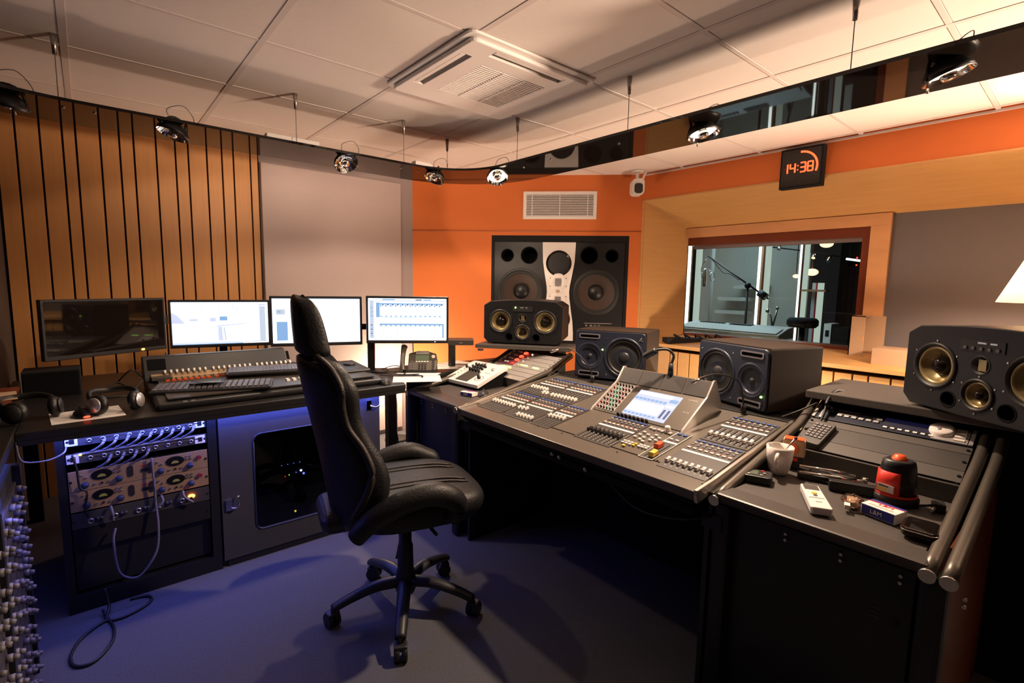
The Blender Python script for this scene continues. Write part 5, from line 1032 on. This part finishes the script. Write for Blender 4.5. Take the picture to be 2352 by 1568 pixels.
def mouse(label, loc, rz, m, led=None):
    t = thing('computer_mouse', label, 'mouse', loc, rz)
    MB().sphere((0, 0, 0.0), 0.055, n=18, m=m, sc=(0.6, 1, 0.62)).build('shell', t); 
    if led: MB().sphere((0, -0.052, 0.007), 0.008, n=8, m=led, sc=(1.6, 0.6, 0.6)).build('red_glow', t)
    MB().cyl((-0.004, 0.03, 0.028), (0.004, 0.03, 0.028), 0.009, n=10, m='rubber').build('wheel', t); return t
mouse('black mouse glowing red on paper at left desk', (-0.045, 2.66, 0.792), 0.25, 'black', 'ledr')
mouse('silver topped mouse on desk right of the chair back', (1.255, 2.58, 0.79), -0.5, 'plastic')
mouse('dark mouse beside the small cigarette packet', (1.70, 2.245, 0.72), -0.6, 'plastic')
t = thing('desktop_stand', 'low wooden stand with papers at left edge', 'stand', (-0.42, 2.82, 0.79)); MB().bb((-0.25, -0.12, 0.06), (0.16, 0.30, 0.075), 'redwood').build('board', t); MB().bb((-0.23, -0.10, 0), (-0.20, 0.28, 0.06), 'black').build('leg', t); MB().bb((0.10, -0.10, 0), (0.13, 0.28, 0.06), 'black').build('leg', t)
t = thing('paper_sheet', 'grey paper lying on the low stand at left edge', 'paper', (-0.40, 2.88, 0.866), 0.1); MB().bb((-0.15, -0.10, 0), (0.15, 0.10, 0.001), 'card').build('sheet', t)
for i, (pts, w) in enumerate((([(0.02, 3.1, 0.795), (0.08, 3.2, 0.83), (0.15, 3.15, 0.80), (0.20, 3.3, 0.81), (0.28, 3.25, 0.795)], 'looping between small speaker and control surface'), ([(0.0, 3.0, 0.795), (0.1, 2.98, 0.797), (0.16, 3.05, 0.797), (0.2, 2.95, 0.797)], 'flat on desk left of the control surface'), ([(0.10, 3.45, 0.795), (0.16, 3.4, 0.86), (0.22, 3.45, 0.80), (0.30, 3.5, 0.82), (0.33, 3.52, 0.93)], 'rising behind the control surface'))):
    cable('cable', 'thin black cable '+w, pts, 0.0035, 'cable')
for i, (pts, w) in enumerate((([(1.36, 2.90, 0.797), (1.45, 2.86, 0.797), (1.50, 2.80, 0.797), (1.46, 2.74, 0.797), (1.54, 2.70, 0.797)], 'snaking in front of the phone'), ([(1.42, 2.98, 0.797), (1.5, 2.95, 0.82), (1.58, 2.93, 0.80), (1.66, 2.9, 0.80)], 'behind the phone'), ([(1.33, 2.80, 0.797), (1.40, 2.72, 0.797), (1.52, 2.64, 0.797), (1.50, 2.60, 0.797)], 'over the papers by the silver topped mouse'), ([(1.62, 2.95, 0.80), (1.66, 2.99, 0.88), (1.64, 2.96, 0.98)], 'hanging from the fader monitor'))):
    cable('cable', 'thin black cable '+w, pts, 0.003, 'cable')
# desk phone
t = thing('desk_phone', 'grey desk phone with handset and green display', 'phone', (1.60, 2.80, 0.79), -0.62)
PX = Euler((math.radians(52), 0, 0)).to_matrix().to_4x4()
MB().prism([(-0.06, 0), (0.08, 0), (0.08, 0.03), (-0.05, 0.02)], 'x', -0.10, 0.11, 'black').build('foot', t)
P_ = Matrix.Translation((0, -0.045, 0.018)) @ PX
MB(P_).prism([(-0.07, 0.0), (-0.035, -0.018), (0.05, -0.018), (0.105, 0.0), (0.115, 0.08), (0.105, 0.125), (0.06, 0.14), (-0.03, 0.14), (-0.07, 0.125)], 'z', -0.03, 0.0, 'tube').build('body', t, bevel=0.006)
MB(P_).prism(rrect(0.085, 0.024, 0.006, 3, 0.018, 0.128), 'z', 0.0, 0.006, 'silver').build('top_plate', t)
MB(P_).bb((-0.025, 0.072, 0.0), (0.06, 0.112, 0.002), 'lcdgreen').build('display', t)
b = MB(P_)
for k in range(5): b.bb((-0.022+0.017*k, 0.060, 0), (-0.010+0.017*k, 0.067, 0.003), 'capw')
b.build('soft_keys', t, kind='stuff'); b = MB(P_)
for r in range(4):
    for k in range(3): b.bb((-0.005+0.019*k, 0.043-0.014*r, 0), (0.008+0.019*k, 0.051-0.014*r, 0.003), 'black')
b.build('keypad', t, kind='stuff'); b = MB(P_)
for r in range(6): b.bb((0.08, 0.07-0.013*r, 0), (0.096, 0.076-0.013*r, 0.003), 'black'); b.bb((-0.055, 0.06-0.013*r, 0), (-0.037, 0.066-0.013*r, 0.003), 'cableb')
b.build('function_keys', t, kind='stuff'); MB(P_).cyl((0.088, 0.10, 0), (0.088, 0.10, 0.004), 0.012, n=16, m='capw').build('round_key', t)
MB(P_).tube([(-0.10, -0.005, 0.012), (-0.102, 0.03, 0.024), (-0.102, 0.11, 0.026), (-0.10, 0.165, 0.014)], lambda q: 0.021-0.006*math.sin(PI*q), n=12, m='tube', sub=4).build('handset', t)
for i, (x, y, rz, a, b_, z, w) in enumerate(((1.47, 2.60, -0.5, 0.14, 0.10, 0.791, 'white paper at right end of long desk, in front of phone'), (1.56, 2.74, -0.9, 0.13, 0.05, 0.793, 'paper partly under the desk phone'), (1.90, 2.86, -0.4, 0.15, 0.10, 0.791, 'paper sheets right of the phone'), (1.95, 2.93, 0.2, 0.13, 0.09, 0.793, 'rear cream paper behind the white control box'))):
    t = thing('paper_sheet', w, 'paper', (x, y, z), rz); MB().bb((-a, -b_, 0), (a, b_, 0.001), 'paper').build('sheet', t)
# white monitor controller on the left wing
t = thing('monitor_controller', 'white sloping control box with black knobs on left wing', 'controller'); 
t.matrix_world = Matrix.Translation((1.74, 2.53, 0.722)) @ Euler((0, 0, math.radians(-85))).to_matrix().to_4x4()
C1 = Matrix.Translation((0, 0, 0.0)) @ Euler((0.34, 0, 0)).to_matrix().to_4x4()
MB(C1).bb((-0.16, 0.0, 0.012), (0.16, 0.27, 0.037), 'white').build('case', t, bevel=0.003); MB().prism([(0.02, 0.0), (0.25, 0.0), (0.25, 0.085), (0.02, 0.008)], 'x', -0.155, 0.155, 'void').build('wedge_base', t)
MB(C1).bb((-0.065, 0.015, 0.037), (0.05, 0.14, 0.0385), 'deskedge').build('dark_panel', t)
for i in range(4):
    for j in range(3): MB(C1).lathe([(0.010, 0), (0.008, 0.022), (0, 0.022)], (-0.06+0.028*i, 0.145+0.03*j, 0.038), (0, 0, 1), n=10, m='black').build('knob', t)
MB(C1).lathe([(0.011, 0), (0.009, 0.026), (0, 0.026)], (0.10, 0.075, 0.037), (0, 0, 1), n=12, m='black').lathe([(0.030, 0.0), (0.030, 0.0006), (0.027, 0.0006)], (0.10, 0.075, 0.037), (0, 0, 1), n=24, m='black').build('level_knob', t)
MB(C1).lathe([(0.010, 0), (0.008, 0.02), (0, 0.02)], (-0.12, 0.17, 0.037), (0, 0, 1), n=10, m='black').build('source_knob', t); MB(C1).lathe([(0.012, 0), (0.010, 0.012), (0, 0.012)], (0.11, 0.19, 0.037), (0, 0, 1), n=12, m='silver').build('silver_knob', t)
b = MB(C1)
for i in range(5): b.bb((-0.125, 0.03+0.028*i, 0.037), (-0.112, 0.036+0.028*i, 0.0376), 'black'); b.bb((-0.10, 0.035+0.028*i, 0.037), (-0.092, 0.039+0.028*i, 0.0376), 'black')
b.bb((0.075, 0.145, 0.037), (0.125, 0.149, 0.0376), 'cableb'); b.build('legend', t)
def packet(label, loc, rz, d, n='cigarette_packet'):
    t = thing(n, label, 'cigarette packet', loc, rz); a, b_, h = d
    MB().bb((-a/2, -b_/2, 0), (a/2, b_/2, h), 'paper').build('carton', t, bevel=0.001)
    MB().bb((-a/2+0.003, -b_/2-0.0005, 0.002), (a/2-0.003, -b_/2, h-0.002), 'bluepk').build('blue_side', t)
    MB().prism([(-a/2, b_/2-0.016), (a/2, b_/2-0.010), (a/2, b_/2), (-a/2, b_/2)], 'z', h, h+0.0005, 'bluepk').build('blue_band', t); MB().prism([(-a/2, b_/2-0.022), (a/2, b_/2-0.013), (a/2, b_/2-0.010), (-a/2, b_/2-0.016)], 'z', h, h+0.0006, 'redpk').build('red_band', t)
    text('lettering', 'L&M', 0.019*a/0.085, (0.004, 0.004, h+0.0005), Matrix.Identity(4), 'redpk', t); text('lettering', 'L&M', 0.016*a/0.085, (-0.004, -b_/2-0.0006, h/2), F, 'capw', t)
    bb = MB()
    for y in (-0.012, -0.018): bb.bb((-a*0.35, y-0.0006, h), (a*0.35, y+0.0006, h+0.0004), 'consoled')
    bb.build('small_print', t); return t
packet('white and blue cigarette packet beside the black lighter', (1.682, 0.345, 0.7235), math.radians(-104), (0.088, 0.060, 0.030))
packet('small cigarette packet in front of the white control box', (1.635, 2.30, 0.7235), math.radians(-72), (0.085, 0.055, 0.022))
# ================================================================== THINGS ON THE RIGHT WING
t = thing('mug', 'white mug with a spoon beside the console edge', 'mug', (1.80, 0.675, 0.722))
MB().lathe([(0, 0.0), (0.025, 0.0), (0.034, 0.02), (0.041, 0.06), (0.0435, 0.098), (0.041, 0.098), (0.038, 0.06), (0.031, 0.022), (0, 0.012)], (0, 0, 0), (0, 0, 1), n=36, m='ceramic').build('body', t)
a = math.radians(194); MB().tube([(0.042*math.cos(a), 0.042*math.sin(a), 0.078), (0.068*math.cos(a), 0.068*math.sin(a), 0.076), (0.072*math.cos(a), 0.072*math.sin(a), 0.048), (0.038*math.cos(a), 0.038*math.sin(a), 0.028)], 0.0065, m='ceramic', sub=6, flat=1.3).build('handle', t)
t = thing('spoon', 'dark spoon standing in the white mug', 'spoon', (1.80, 0.675, 0.735)); MB().tube([(-0.01, 0.01, 0.01), (0.018, -0.02, 0.085), (0.03, -0.034, 0.113)], 0.0028, m='steel', n=8).sphere((0.031, -0.036, 0.115), 0.006, m='black', n=8).build('handle', t)
t = thing('beltpack', 'small black pocket device with tiny screen near the mug', 'device', (1.675, 0.69, 0.722), 0.35); MB().prism(rrect(0.075, 0.085, 0.012), 'z', 0, 0.026, 'black').build('case', t, bevel=0.004); MB().bb((-0.018, 0.0, 0.026), (0.022, 0.03, 0.027), 'lcdgreen').build('display', t)
for x, y, m in ((-0.025, 0.028, 'silver'), (-0.022, -0.01, 'silver'), (0.0, -0.018, 'silver'), (0.02, -0.012, 'red')): MB().cyl((x, y, 0.026), (x, y, 0.029), 0.005, n=10, m=m).build('button', t)
t = thing('remote_control', 'white remote control with small grey screen on wing', 'remote', (1.622, 0.50, 0.7235), math.radians(-61))
MB().prism([(-0.024, -0.092), (0.024, -0.092), (0.028, -0.085), (0.025, 0.092), (-0.025, 0.092), (-0.028, -0.085)], 'z', 0.003, 0.026, 'white').build('case', t, bevel=0.004); MB().bb((-0.020, 0.045, 0.026), (0.020, 0.085, 0.0268), 'desk').build('screen', t); MB().cyl((0, 0.018, 0.026), (0, 0.018, 0.028), 0.008, n=14, m='yellow').build('button', t); MB().cyl((0, 0.0, 0.026), (0, 0.0, 0.0275), 0.006, n=14, m='cableb').build('button', t)
MB().bb((-0.02, -0.02, 0.026), (0.02, -0.017, 0.0266), 'cableb').bb((-0.008, -0.05, 0.026), (0.008, -0.047, 0.0266), 'cableb').build('legend', t); MB().bb((-0.022, -0.07, 0), (-0.012, -0.06, 0.004), 'rubber').bb((0.012, -0.07, 0), (0.022, -0.06, 0.004), 'rubber').build('feet', t)
t = thing('remote_control', 'dark remote control with grey keys lying on the rack plates', 'remote'); t.matrix_world = rack_xf(0.643, 0.095) @ Matrix.Translation((0, 0, 0.0105)) @ Matrix.Rotation(-0.12, 4, 'Z')
MB().prism(rrect(0.072, 0.14, 0.008), 'z', -0.006, 0.014, 'consoled').build('case', t, bevel=0.002)
b = MB()
for r in range(6):
    for k in range(4): b.box((-0.022+0.0145*k, -0.03+0.015*r, 0.0155), (0.0105, 0.010, 0.004), 'cableb')
b.build('keys', t, kind='stuff')
t = thing('laser_level', 'orange and black laser level standing on right wing', 'laser level', (1.842, 0.352, 0.722), math.radians(-62)); t.scale = (0.88, 0.88, 0.88)
def oval(a, b_, n=28): return [(a*math.cos(2*PI*k/n), b_*math.sin(2*PI*k/n)) for k in range(n)]
def loft(rings, m, caps=True, b=None, smooth=True):
    b = b or MB(); n = len(rings[0]); vs = [p for r in rings for p in r]; k = len(rings)
    b.add(vs, [[j*n+i, j*n+(i+1) % n, (j+1)*n+(i+1) % n, (j+1)*n+i] for j in range(k-1) for i in range(n)], m, smooth)
    if caps: b.add(rings[0]+rings[-1], [list(range(n-1, -1, -1)), list(range(n, 2*n))], m)
    return b
loft([[(*p, z) for p in oval(a, c)] for a, c, z in ((0.062, 0.052, 0), (0.066, 0.056, 0.006), (0.066, 0.056, 0.022), (0.060, 0.050, 0.03))], 'rubber').build('base', t)
loft([[(*p, z) for p in oval(a, c)] for a, c, z in ((0.058, 0.049, 0.03), (0.055, 0.046, 0.08), (0.050, 0.042, 0.13), (0.046, 0.039, 0.147), (0.036, 0.03, 0.152))], 'black').build('body', t)
loft([[(0.0595*math.cos(q)*s_, 0.0505*math.sin(q)*s_, z) for q in [-3.4+0.108*k for k in range(17)]]+[(0.05*math.cos(q)*s_, 0.042*math.sin(q)*s_, z) for q in [-3.4+0.108*k for k in range(16, -1, -1)]] for s_, z in ((1.03, 0.028), (0.985, 0.08), (0.95, 0.112))], 'red').build('red_cover', t)
loft([[(*p, z) for p in oval(a, a*0.86)] for a, z in ((0.061, 0.0275), (0.0615, 0.034))], 'red').build('red_ring', t)
MB().lathe([(0.024, 0.148), (0.022, 0.158), (0.017, 0.160), (0.016, 0.166), (0, 0.166)], (0, 0, 0), (0, 0, 1), n=20, m='redo').build('knob', t)
q = -2.35; cx, cy = 0.0615*math.cos(q), 0.052*math.sin(q); LBL = Matrix.Translation((cx, cy, 0.055)) @ Matrix.Rotation(q+PI/2+0.05, 4, 'Z')
MB(LBL).bb((-0.026, -0.0015, -0.013), (0.026, 0.002, 0.013), 'silver').bb((-0.022, -0.002, -0.009), (0.004, -0.001, 0.001), 'yellow').bb((-0.02, -0.002, 0.005), (0.01, -0.001, 0.009), 'black').build('label_plate', t)
MB().cyl((0.03, -0.047, 0.085), (0.032, -0.051, 0.085), 0.006, n=10, m='black').build('button', t)
t = thing('clamp_stand', 'black and chrome clamp bracket lying behind the white remote', 'bracket', (1.80, 0.50, 0.722), math.radians(-68))
MB().tube([(-0.10, 0.05, 0.02), (0.07, 0.045, 0.025)], 0.0075, m='chrome', n=10).build('chrome_rod', t); MB().tube([(-0.10, 0.075, 0.035), (0.06, 0.07, 0.035)], 0.006, m='chrome', n=10).build('chrome_rod', t); MB().bb((-0.105, 0.045, 0.0), (0.075, 0.078, 0.018), 'black').build('clamp_body', t, bevel=0.003); MB().cyl((0.075, 0.05, 0.025), (0.09, 0.05, 0.025), 0.014, m='chrome').build('clamp_screw', t)
MB().bb((-0.02, -0.02, 0.0), (0.17, 0.012, 0.032), 'black').build('handle', t, bevel=0.004)
t = thing('laser_receiver', 'grey box with glowing orange round button behind mug', 'receiver', (1.905, 0.668, 0.722), math.radians(-75)); MB().bb((-0.035, -0.022, 0.045), (0.035, 0.022, 0.105), 'card').build('case', t, bevel=0.004); MB().cyl((-0.005, -0.0225, 0.075), (-0.005, -0.026, 0.075), 0.02, n=20, m='redo').build('button', t); MB().bb((-0.028, -0.022, 0), (0.028, 0.022, 0.045), 'rubber').build('base', t, bevel=0.003); MB().bb((-0.015, -0.024, 0.03), (0.015, -0.022, 0.042), 'red').build('red_tab', t); MB().bb((-0.03, -0.021, 0.105), (0.03, 0.021, 0.108), 'redo').build('top_plate', t)
cable('cable', 'black loop of cable behind the mug', [(1.89, 0.63, 0.727), (1.84, 0.58, 0.727), (1.83, 0.52, 0.727), (1.87, 0.50, 0.727), (1.93, 0.56, 0.727), (1.92, 0.62, 0.727)], 0.0045)
t = thing('sweet_wrapper', 'clear crumpled plastic bag on the right wing', 'bag', (1.70, 0.425, 0.722), 0.3); bm_ = MB().sphere((0, 0, 0.016), 0.045, n=16, m='cellophane', sc=(1.0, 0.62, 0.36))
bm_.v = [v+Vector((random.uniform(-.004, .004), random.uniform(-.004, .004), random.uniform(-.002, .003))) for v in bm_.v]; bm_.build('film', t); MB().bb((-0.028, -0.014, 0.006), (0.026, 0.014, 0.02), 'card').build('content', t); MB().bb((-0.065, 0.008, 0.01), (-0.04, 0.022, 0.022), 'paper').build('tag', t)
t = thing('pocket_ashtray', 'glossy black flip case at front corner of right wing', 'case', (1.632, 0.252, 0.7235), math.radians(4)); MB().prism(rrect(0.10, 0.075, 0.016, 5), 'z', 0.004, 0.028, 'gloss').build('body', t, bevel=0.007, seg=3); MB().tube([(p[0], p[1], 0.022) for p in rrect(0.101, 0.076, 0.016, 5)]+[(0.0505, 0.022, 0.022)], 0.0014, n=6, m='chrome').build('chrome_line', t); MB().bb((-0.04, -0.028, 0), (0.04, 0.028, 0.005), 'rubber').build('base', t)
t = thing('adapter_plug', 'black plug with short lead right of the laser level', 'plug', (1.865, 0.255, 0.722), 0.3); MB().bb((-0.02, -0.015, 0), (0.02, 0.015, 0.026), 'rubber').build('body', t, bevel=0.004); MB().cyl((-0.02, 0.012, 0.012), (-0.035, 0.02, 0.008), 0.005, m='silver').build('tip', t); MB().tube([(0.0, 0.015, 0.012), (-0.01, 0.05, 0.006), (-0.02, 0.07, 0.005)], 0.004, sub=4).build('lead', t)
cable('headphone_cable', 'black headphone cable hanging over the right top shelf onto recorder', [(2.205, 0.655, 0.90), (2.17, 0.66, 0.92), (2.24, 0.655, 0.96), (2.32, 0.64, 0.952), (2.40, 0.56, 0.942), (2.44, 0.50, 0.942), (2.48, 0.46, 0.942)], 0.0055)
cable('cable', 'black cable curling on top shelf beside the right gold cone monitor', [(2.33, 0.62, 0.942), (2.42, 0.62, 0.942), (2.50, 0.58, 0.942), (2.52, 0.50, 0.942), (2.46, 0.42, 0.942), (2.40, 0.45, 0.942)], 0.0045)
cable('cable', 'thin black cable hanging at left end of the recorder', [(2.19, 0.665, 0.91), (2.15, 0.66, 0.88), (2.12, 0.662, 0.845), (2.10, 0.66, 0.842), (2.07, 0.69, 0.83)], 0.005)
cable('cable', 'black cable on desk behind the right end of console', [(2.12, 0.80, 0.842), (2.14, 0.74, 0.88), (2.2, 0.70, 0.91), (2.22, 0.76, 0.86), (2.2, 0.84, 0.842)], 0.004)
# ================================================================== ON THE WINDOW SILL
def sillz(x): return 0.86+(x-3.64)*0.045/0.46
t = thing('cardboard_box', 'tall open cardboard box standing upright on the window sill', 'box', (3.93, 0.985, sillz(3.93)))
MB().bb((0.02, 0.030, 0.0), (0.026, 0.115, 0.30), 'card').bb((0.02, 0.109, 0.0), (0.145, 0.115, 0.30), 'card').bb((0.02, 0.03, 0.0), (0.145, 0.115, 0.006), 'card').bb((0.02, 0.03, 0.294), (0.145, 0.115, 0.30), 'card').build('carton', t)
MB().bb((0.139, -0.055, 0.004), (0.145, 0.108, 0.30), 'card').build('open_flap', t); MB().prism([(0.030+0.012*math.cos(a), 0.15+0.016*math.sin(a)) for a in [-PI/2+PI*k/8 for k in range(9)]], 'x', 0.0188, 0.02, 'pine').build('thumb_notch', t)
t = thing('cardboard_box', 'flat closed cardboard box lying on the window sill', 'box', (3.83, 0.80, sillz(3.83)+0.006)); MB().bb((-0.08, -0.15, 0), (0.14, 0.115, 0.115), 'card').build('carton', t, bevel=0.002); MB().prism([(0.0+0.02*math.cos(a), 0.001+0.016*math.sin(a)) for a in [PI*k/8 for k in range(9)]], 'x', -0.0815, -0.08, 'pine').build('thumb_notch', t)
t = thing('equipment_tray', 'black tray of cables on the sill left of the navy monitor', 'tray', (3.86, 2.20, 0.895), math.radians(52)); MB().bb((-0.06, -0.27, 0.004), (0.06, 0.24, 0.042), 'blackm').build('tray', t); 
for k in range(5): MB().tube([(-0.04+0.02*(k % 2), -0.24+0.09*k, 0.045), (0.0, -0.2+0.09*k, 0.07), (0.04, -0.21+0.085*k, 0.05)], 0.008, sub=4).build('cable', t)
# red cable tangle on the floor behind the desks
for i in range(4):
    cable('floor_cable', 'red cable in the tangle under the desk gap, strand %s' % ('nearest', 'second', 'third', 'rear')[i], [(1.72+0.05*i, 3.3, 0.01), (1.60, 3.22+0.05*i, 0.04), (1.66+0.03*i, 3.12, 0.10-0.02*i), (1.78, 3.18, 0.03), (1.85, 3.3+0.04*i, 0.012)], 0.007, 'cablered')
cable('cable', 'black cable hanging in the bright gap under the desk', [(1.45, 3.0, 0.76), (1.46, 2.98, 0.55), (1.52, 2.96, 0.35), (1.55, 2.98, 0.15), (1.6, 3.0, 0.02)], 0.005)
t = thing('cardboard_box', 'pale box on the floor in the bright gap under desk', 'box', (1.62, 2.96, 0)); MB().bb((-0.12, -0.02, 0), (0.12, 0.14, 0.10), 'card').build('carton', t, bevel=0.002)
# ================================================================== OFFICE CHAIR
t = thing('office_chair', 'black high backed leather office chair on castors in the foreground', 'chair', (0.944, 1.774, 0), math.radians(-14))
def back_ring(z, xb, hw, th, wing, n=12):
    P = []
    for k in range(n+1):
        q = -1+2*k/n; P.append((xb+wing*abs(q)**2.2, hw*q, z-0.02*abs(q)))
    for k in range(n, -1, -1):
        q = -1+2*k/n; P.append((xb+wing*abs(q)**2.2+th*(1+0.12*q*q), hw*q*0.93, z-0.02*abs(q)))
    return P
rows = [(0.47, -0.27, 0.17, 0.06, 0.02), (0.50, -0.29, 0.205, 0.09, 0.05), (0.58, -0.305, 0.235, 0.105, 0.095), (0.68, -0.32, 0.245, 0.10, 0.135), (0.76, -0.335, 0.228, 0.09, 0.13), (0.84, -0.35, 0.206, 0.08, 0.10), (0.92, -0.367, 0.204, 0.08, 0.09), (0.99, -0.38, 0.222, 0.085, 0.105), (1.04, -0.39, 0.21, 0.08, 0.10), (1.08, -0.395, 0.172, 0.075, 0.08), (1.105, -0.395, 0.124, 0.07, 0.055)]
loft([back_ring(*r) for r in rows], 'leather').build('backrest', t, sub=1)
rows = [(1.105, -0.397, 0.117, 0.072, 0.05), (1.13, -0.400, 0.108, 0.072, 0.045), (1.20, -0.405, 0.098, 0.070, 0.04), (1.27, -0.408, 0.090, 0.064, 0.03), (1.305, -0.406, 0.080, 0.052, 0.02), (1.318, -0.395, 0.058, 0.03, 0.015)]
loft([back_ring(*r) for r in rows], 'leather').build('headrest', t, sub=1)
for s_ in (-1, 1):
    MB().tube([(-0.235, 0.205*s_, 0.53), (-0.195, 0.237*s_, 0.62), (-0.175, 0.243*s_, 0.70), (-0.20, 0.222*s_, 0.78), (-0.248, 0.202*s_, 0.86), (-0.265, 0.204*s_, 0.94), (-0.268, 0.210*s_, 1.0), (-0.295, 0.18*s_, 1.06), (-0.335, 0.118*s_, 1.10)], 0.013, m='leatherb', sub=5).build('side_piping', t)
    dx, dz = (0.05, -0.035) if s_ > 0 else (-0.01, -0.008)
    MB().tube([(-0.225+dx, 0.25*s_, 0.48), (-0.17+dx, 0.272*s_, 0.55+dz), (-0.06+dx, 0.280*s_, 0.602+dz), (0.04+dx, 0.280*s_, 0.612+dz), (0.11+dx, 0.274*s_, 0.585+dz), (0.145+dx, 0.262*s_, 0.53), (0.12+dx, 0.25*s_, 0.48)], lambda q: 0.032+0.012*math.sin(PI*q), n=14, m='leather', sub=6, flat=1.0).build('armrest', t)
def sring(z, a, b_, bulge=0.0, n=32):
    P = []
    for k in range(n):
        q = 2*PI*k/n; c, s2 = math.cos(q), math.sin(q); e = 0.55
        P.append((a*math.copysign(abs(c)**e, c)+0.03, b_*math.copysign(abs(s2)**e, s2), z+bulge*max(0, c)*-0.02))
    return P
loft([sring(0.435, 0.21, 0.20), sring(0.445, 0.245, 0.235), (sring(0.50, 0.272, 0.255, 1)), sring(0.54, 0.272, 0.25, 1), sring(0.565, 0.25, 0.225, 1), sring(0.574, 0.19, 0.17, 1), sring(0.575, 0.08, 0.08)], 'leather').build('seat', t, sub=1)
for y in (-0.105, -0.07, 0.07, 0.105): MB().tube([(-0.16, y, 0.574), (0.0, y, 0.576), (0.15, y, 0.571), (0.235, y, 0.553)], 0.004, n=6, m='leatherb', sub=3).build('seat_seam', t)
MB().bb((-0.335, -0.13, 0.435), (-0.14, 0.13, 0.520), 'plastic').build('tilt_bracket', t, bevel=0.04, seg=4)
MB().bb((-0.13, -0.10, 0.395), (0.14, 0.10, 0.437), 'plastic').build('tilt_mechanism', t, bevel=0.01); MB().tube([(0.06, -0.09, 0.41), (0.07, -0.17, 0.40), (0.07, -0.20, 0.405)], 0.007, m='plastic').build('height_lever', t); MB().cyl((0.09, 0, 0.39), (0.16, 0, 0.385), 0.03, m='plastic').build('tension_knob', t)
MB().tube([(-0.02, 0.03, 0.40), (-0.01, 0.045, 0.28), (-0.025, 0.05, 0.20)], 0.006, m='plastic').build('lever', t)
MB().lathe([(0, 0.075), (0.036, 0.075), (0.042, 0.09), (0.040, 0.16), (0.033, 0.18), (0.031, 0.28), (0.026, 0.285), (0.025, 0.40), (0, 0.40)], (0, 0, 0), (0, 0, 1), n=24, m='plastic').build('column', t)
for k in range(5):
    a = math.radians(22+14+72*k); c, s2 = math.cos(a), math.sin(a)
    MB().tube([(0.025*c, 0.025*s2, 0.125), (0.12*c, 0.12*s2, 0.128), (0.22*c, 0.22*s2, 0.105), (0.292*c, 0.292*s2, 0.078)], lambda q: 0.030-0.009*q, n=10, m='plastic', sub=4, flat=0.75).build('base_leg', t)
    X = Matrix.Translation((0.288*c, 0.288*s2, 0)) @ Matrix.Rotation(a+0.9+k*1.3, 4, 'Z')
    cs = MB(X).cyl((-0.024, 0.012, 0.029), (-0.004, 0.012, 0.029), 0.029, n=20, m='rubber').cyl((0.004, 0.012, 0.029), (0.024, 0.012, 0.029), 0.029, n=20, m='rubber').build('castor', t); MB(X).cyl((0, 0, 0.03), (0, 0, 0.085), 0.010, m='black').build('castor_stem', cs); MB(X).bb((-0.024, -0.012, 0.045), (0.024, 0.03, 0.063), 'plastic').build('castor_hood', cs, bevel=0.006)
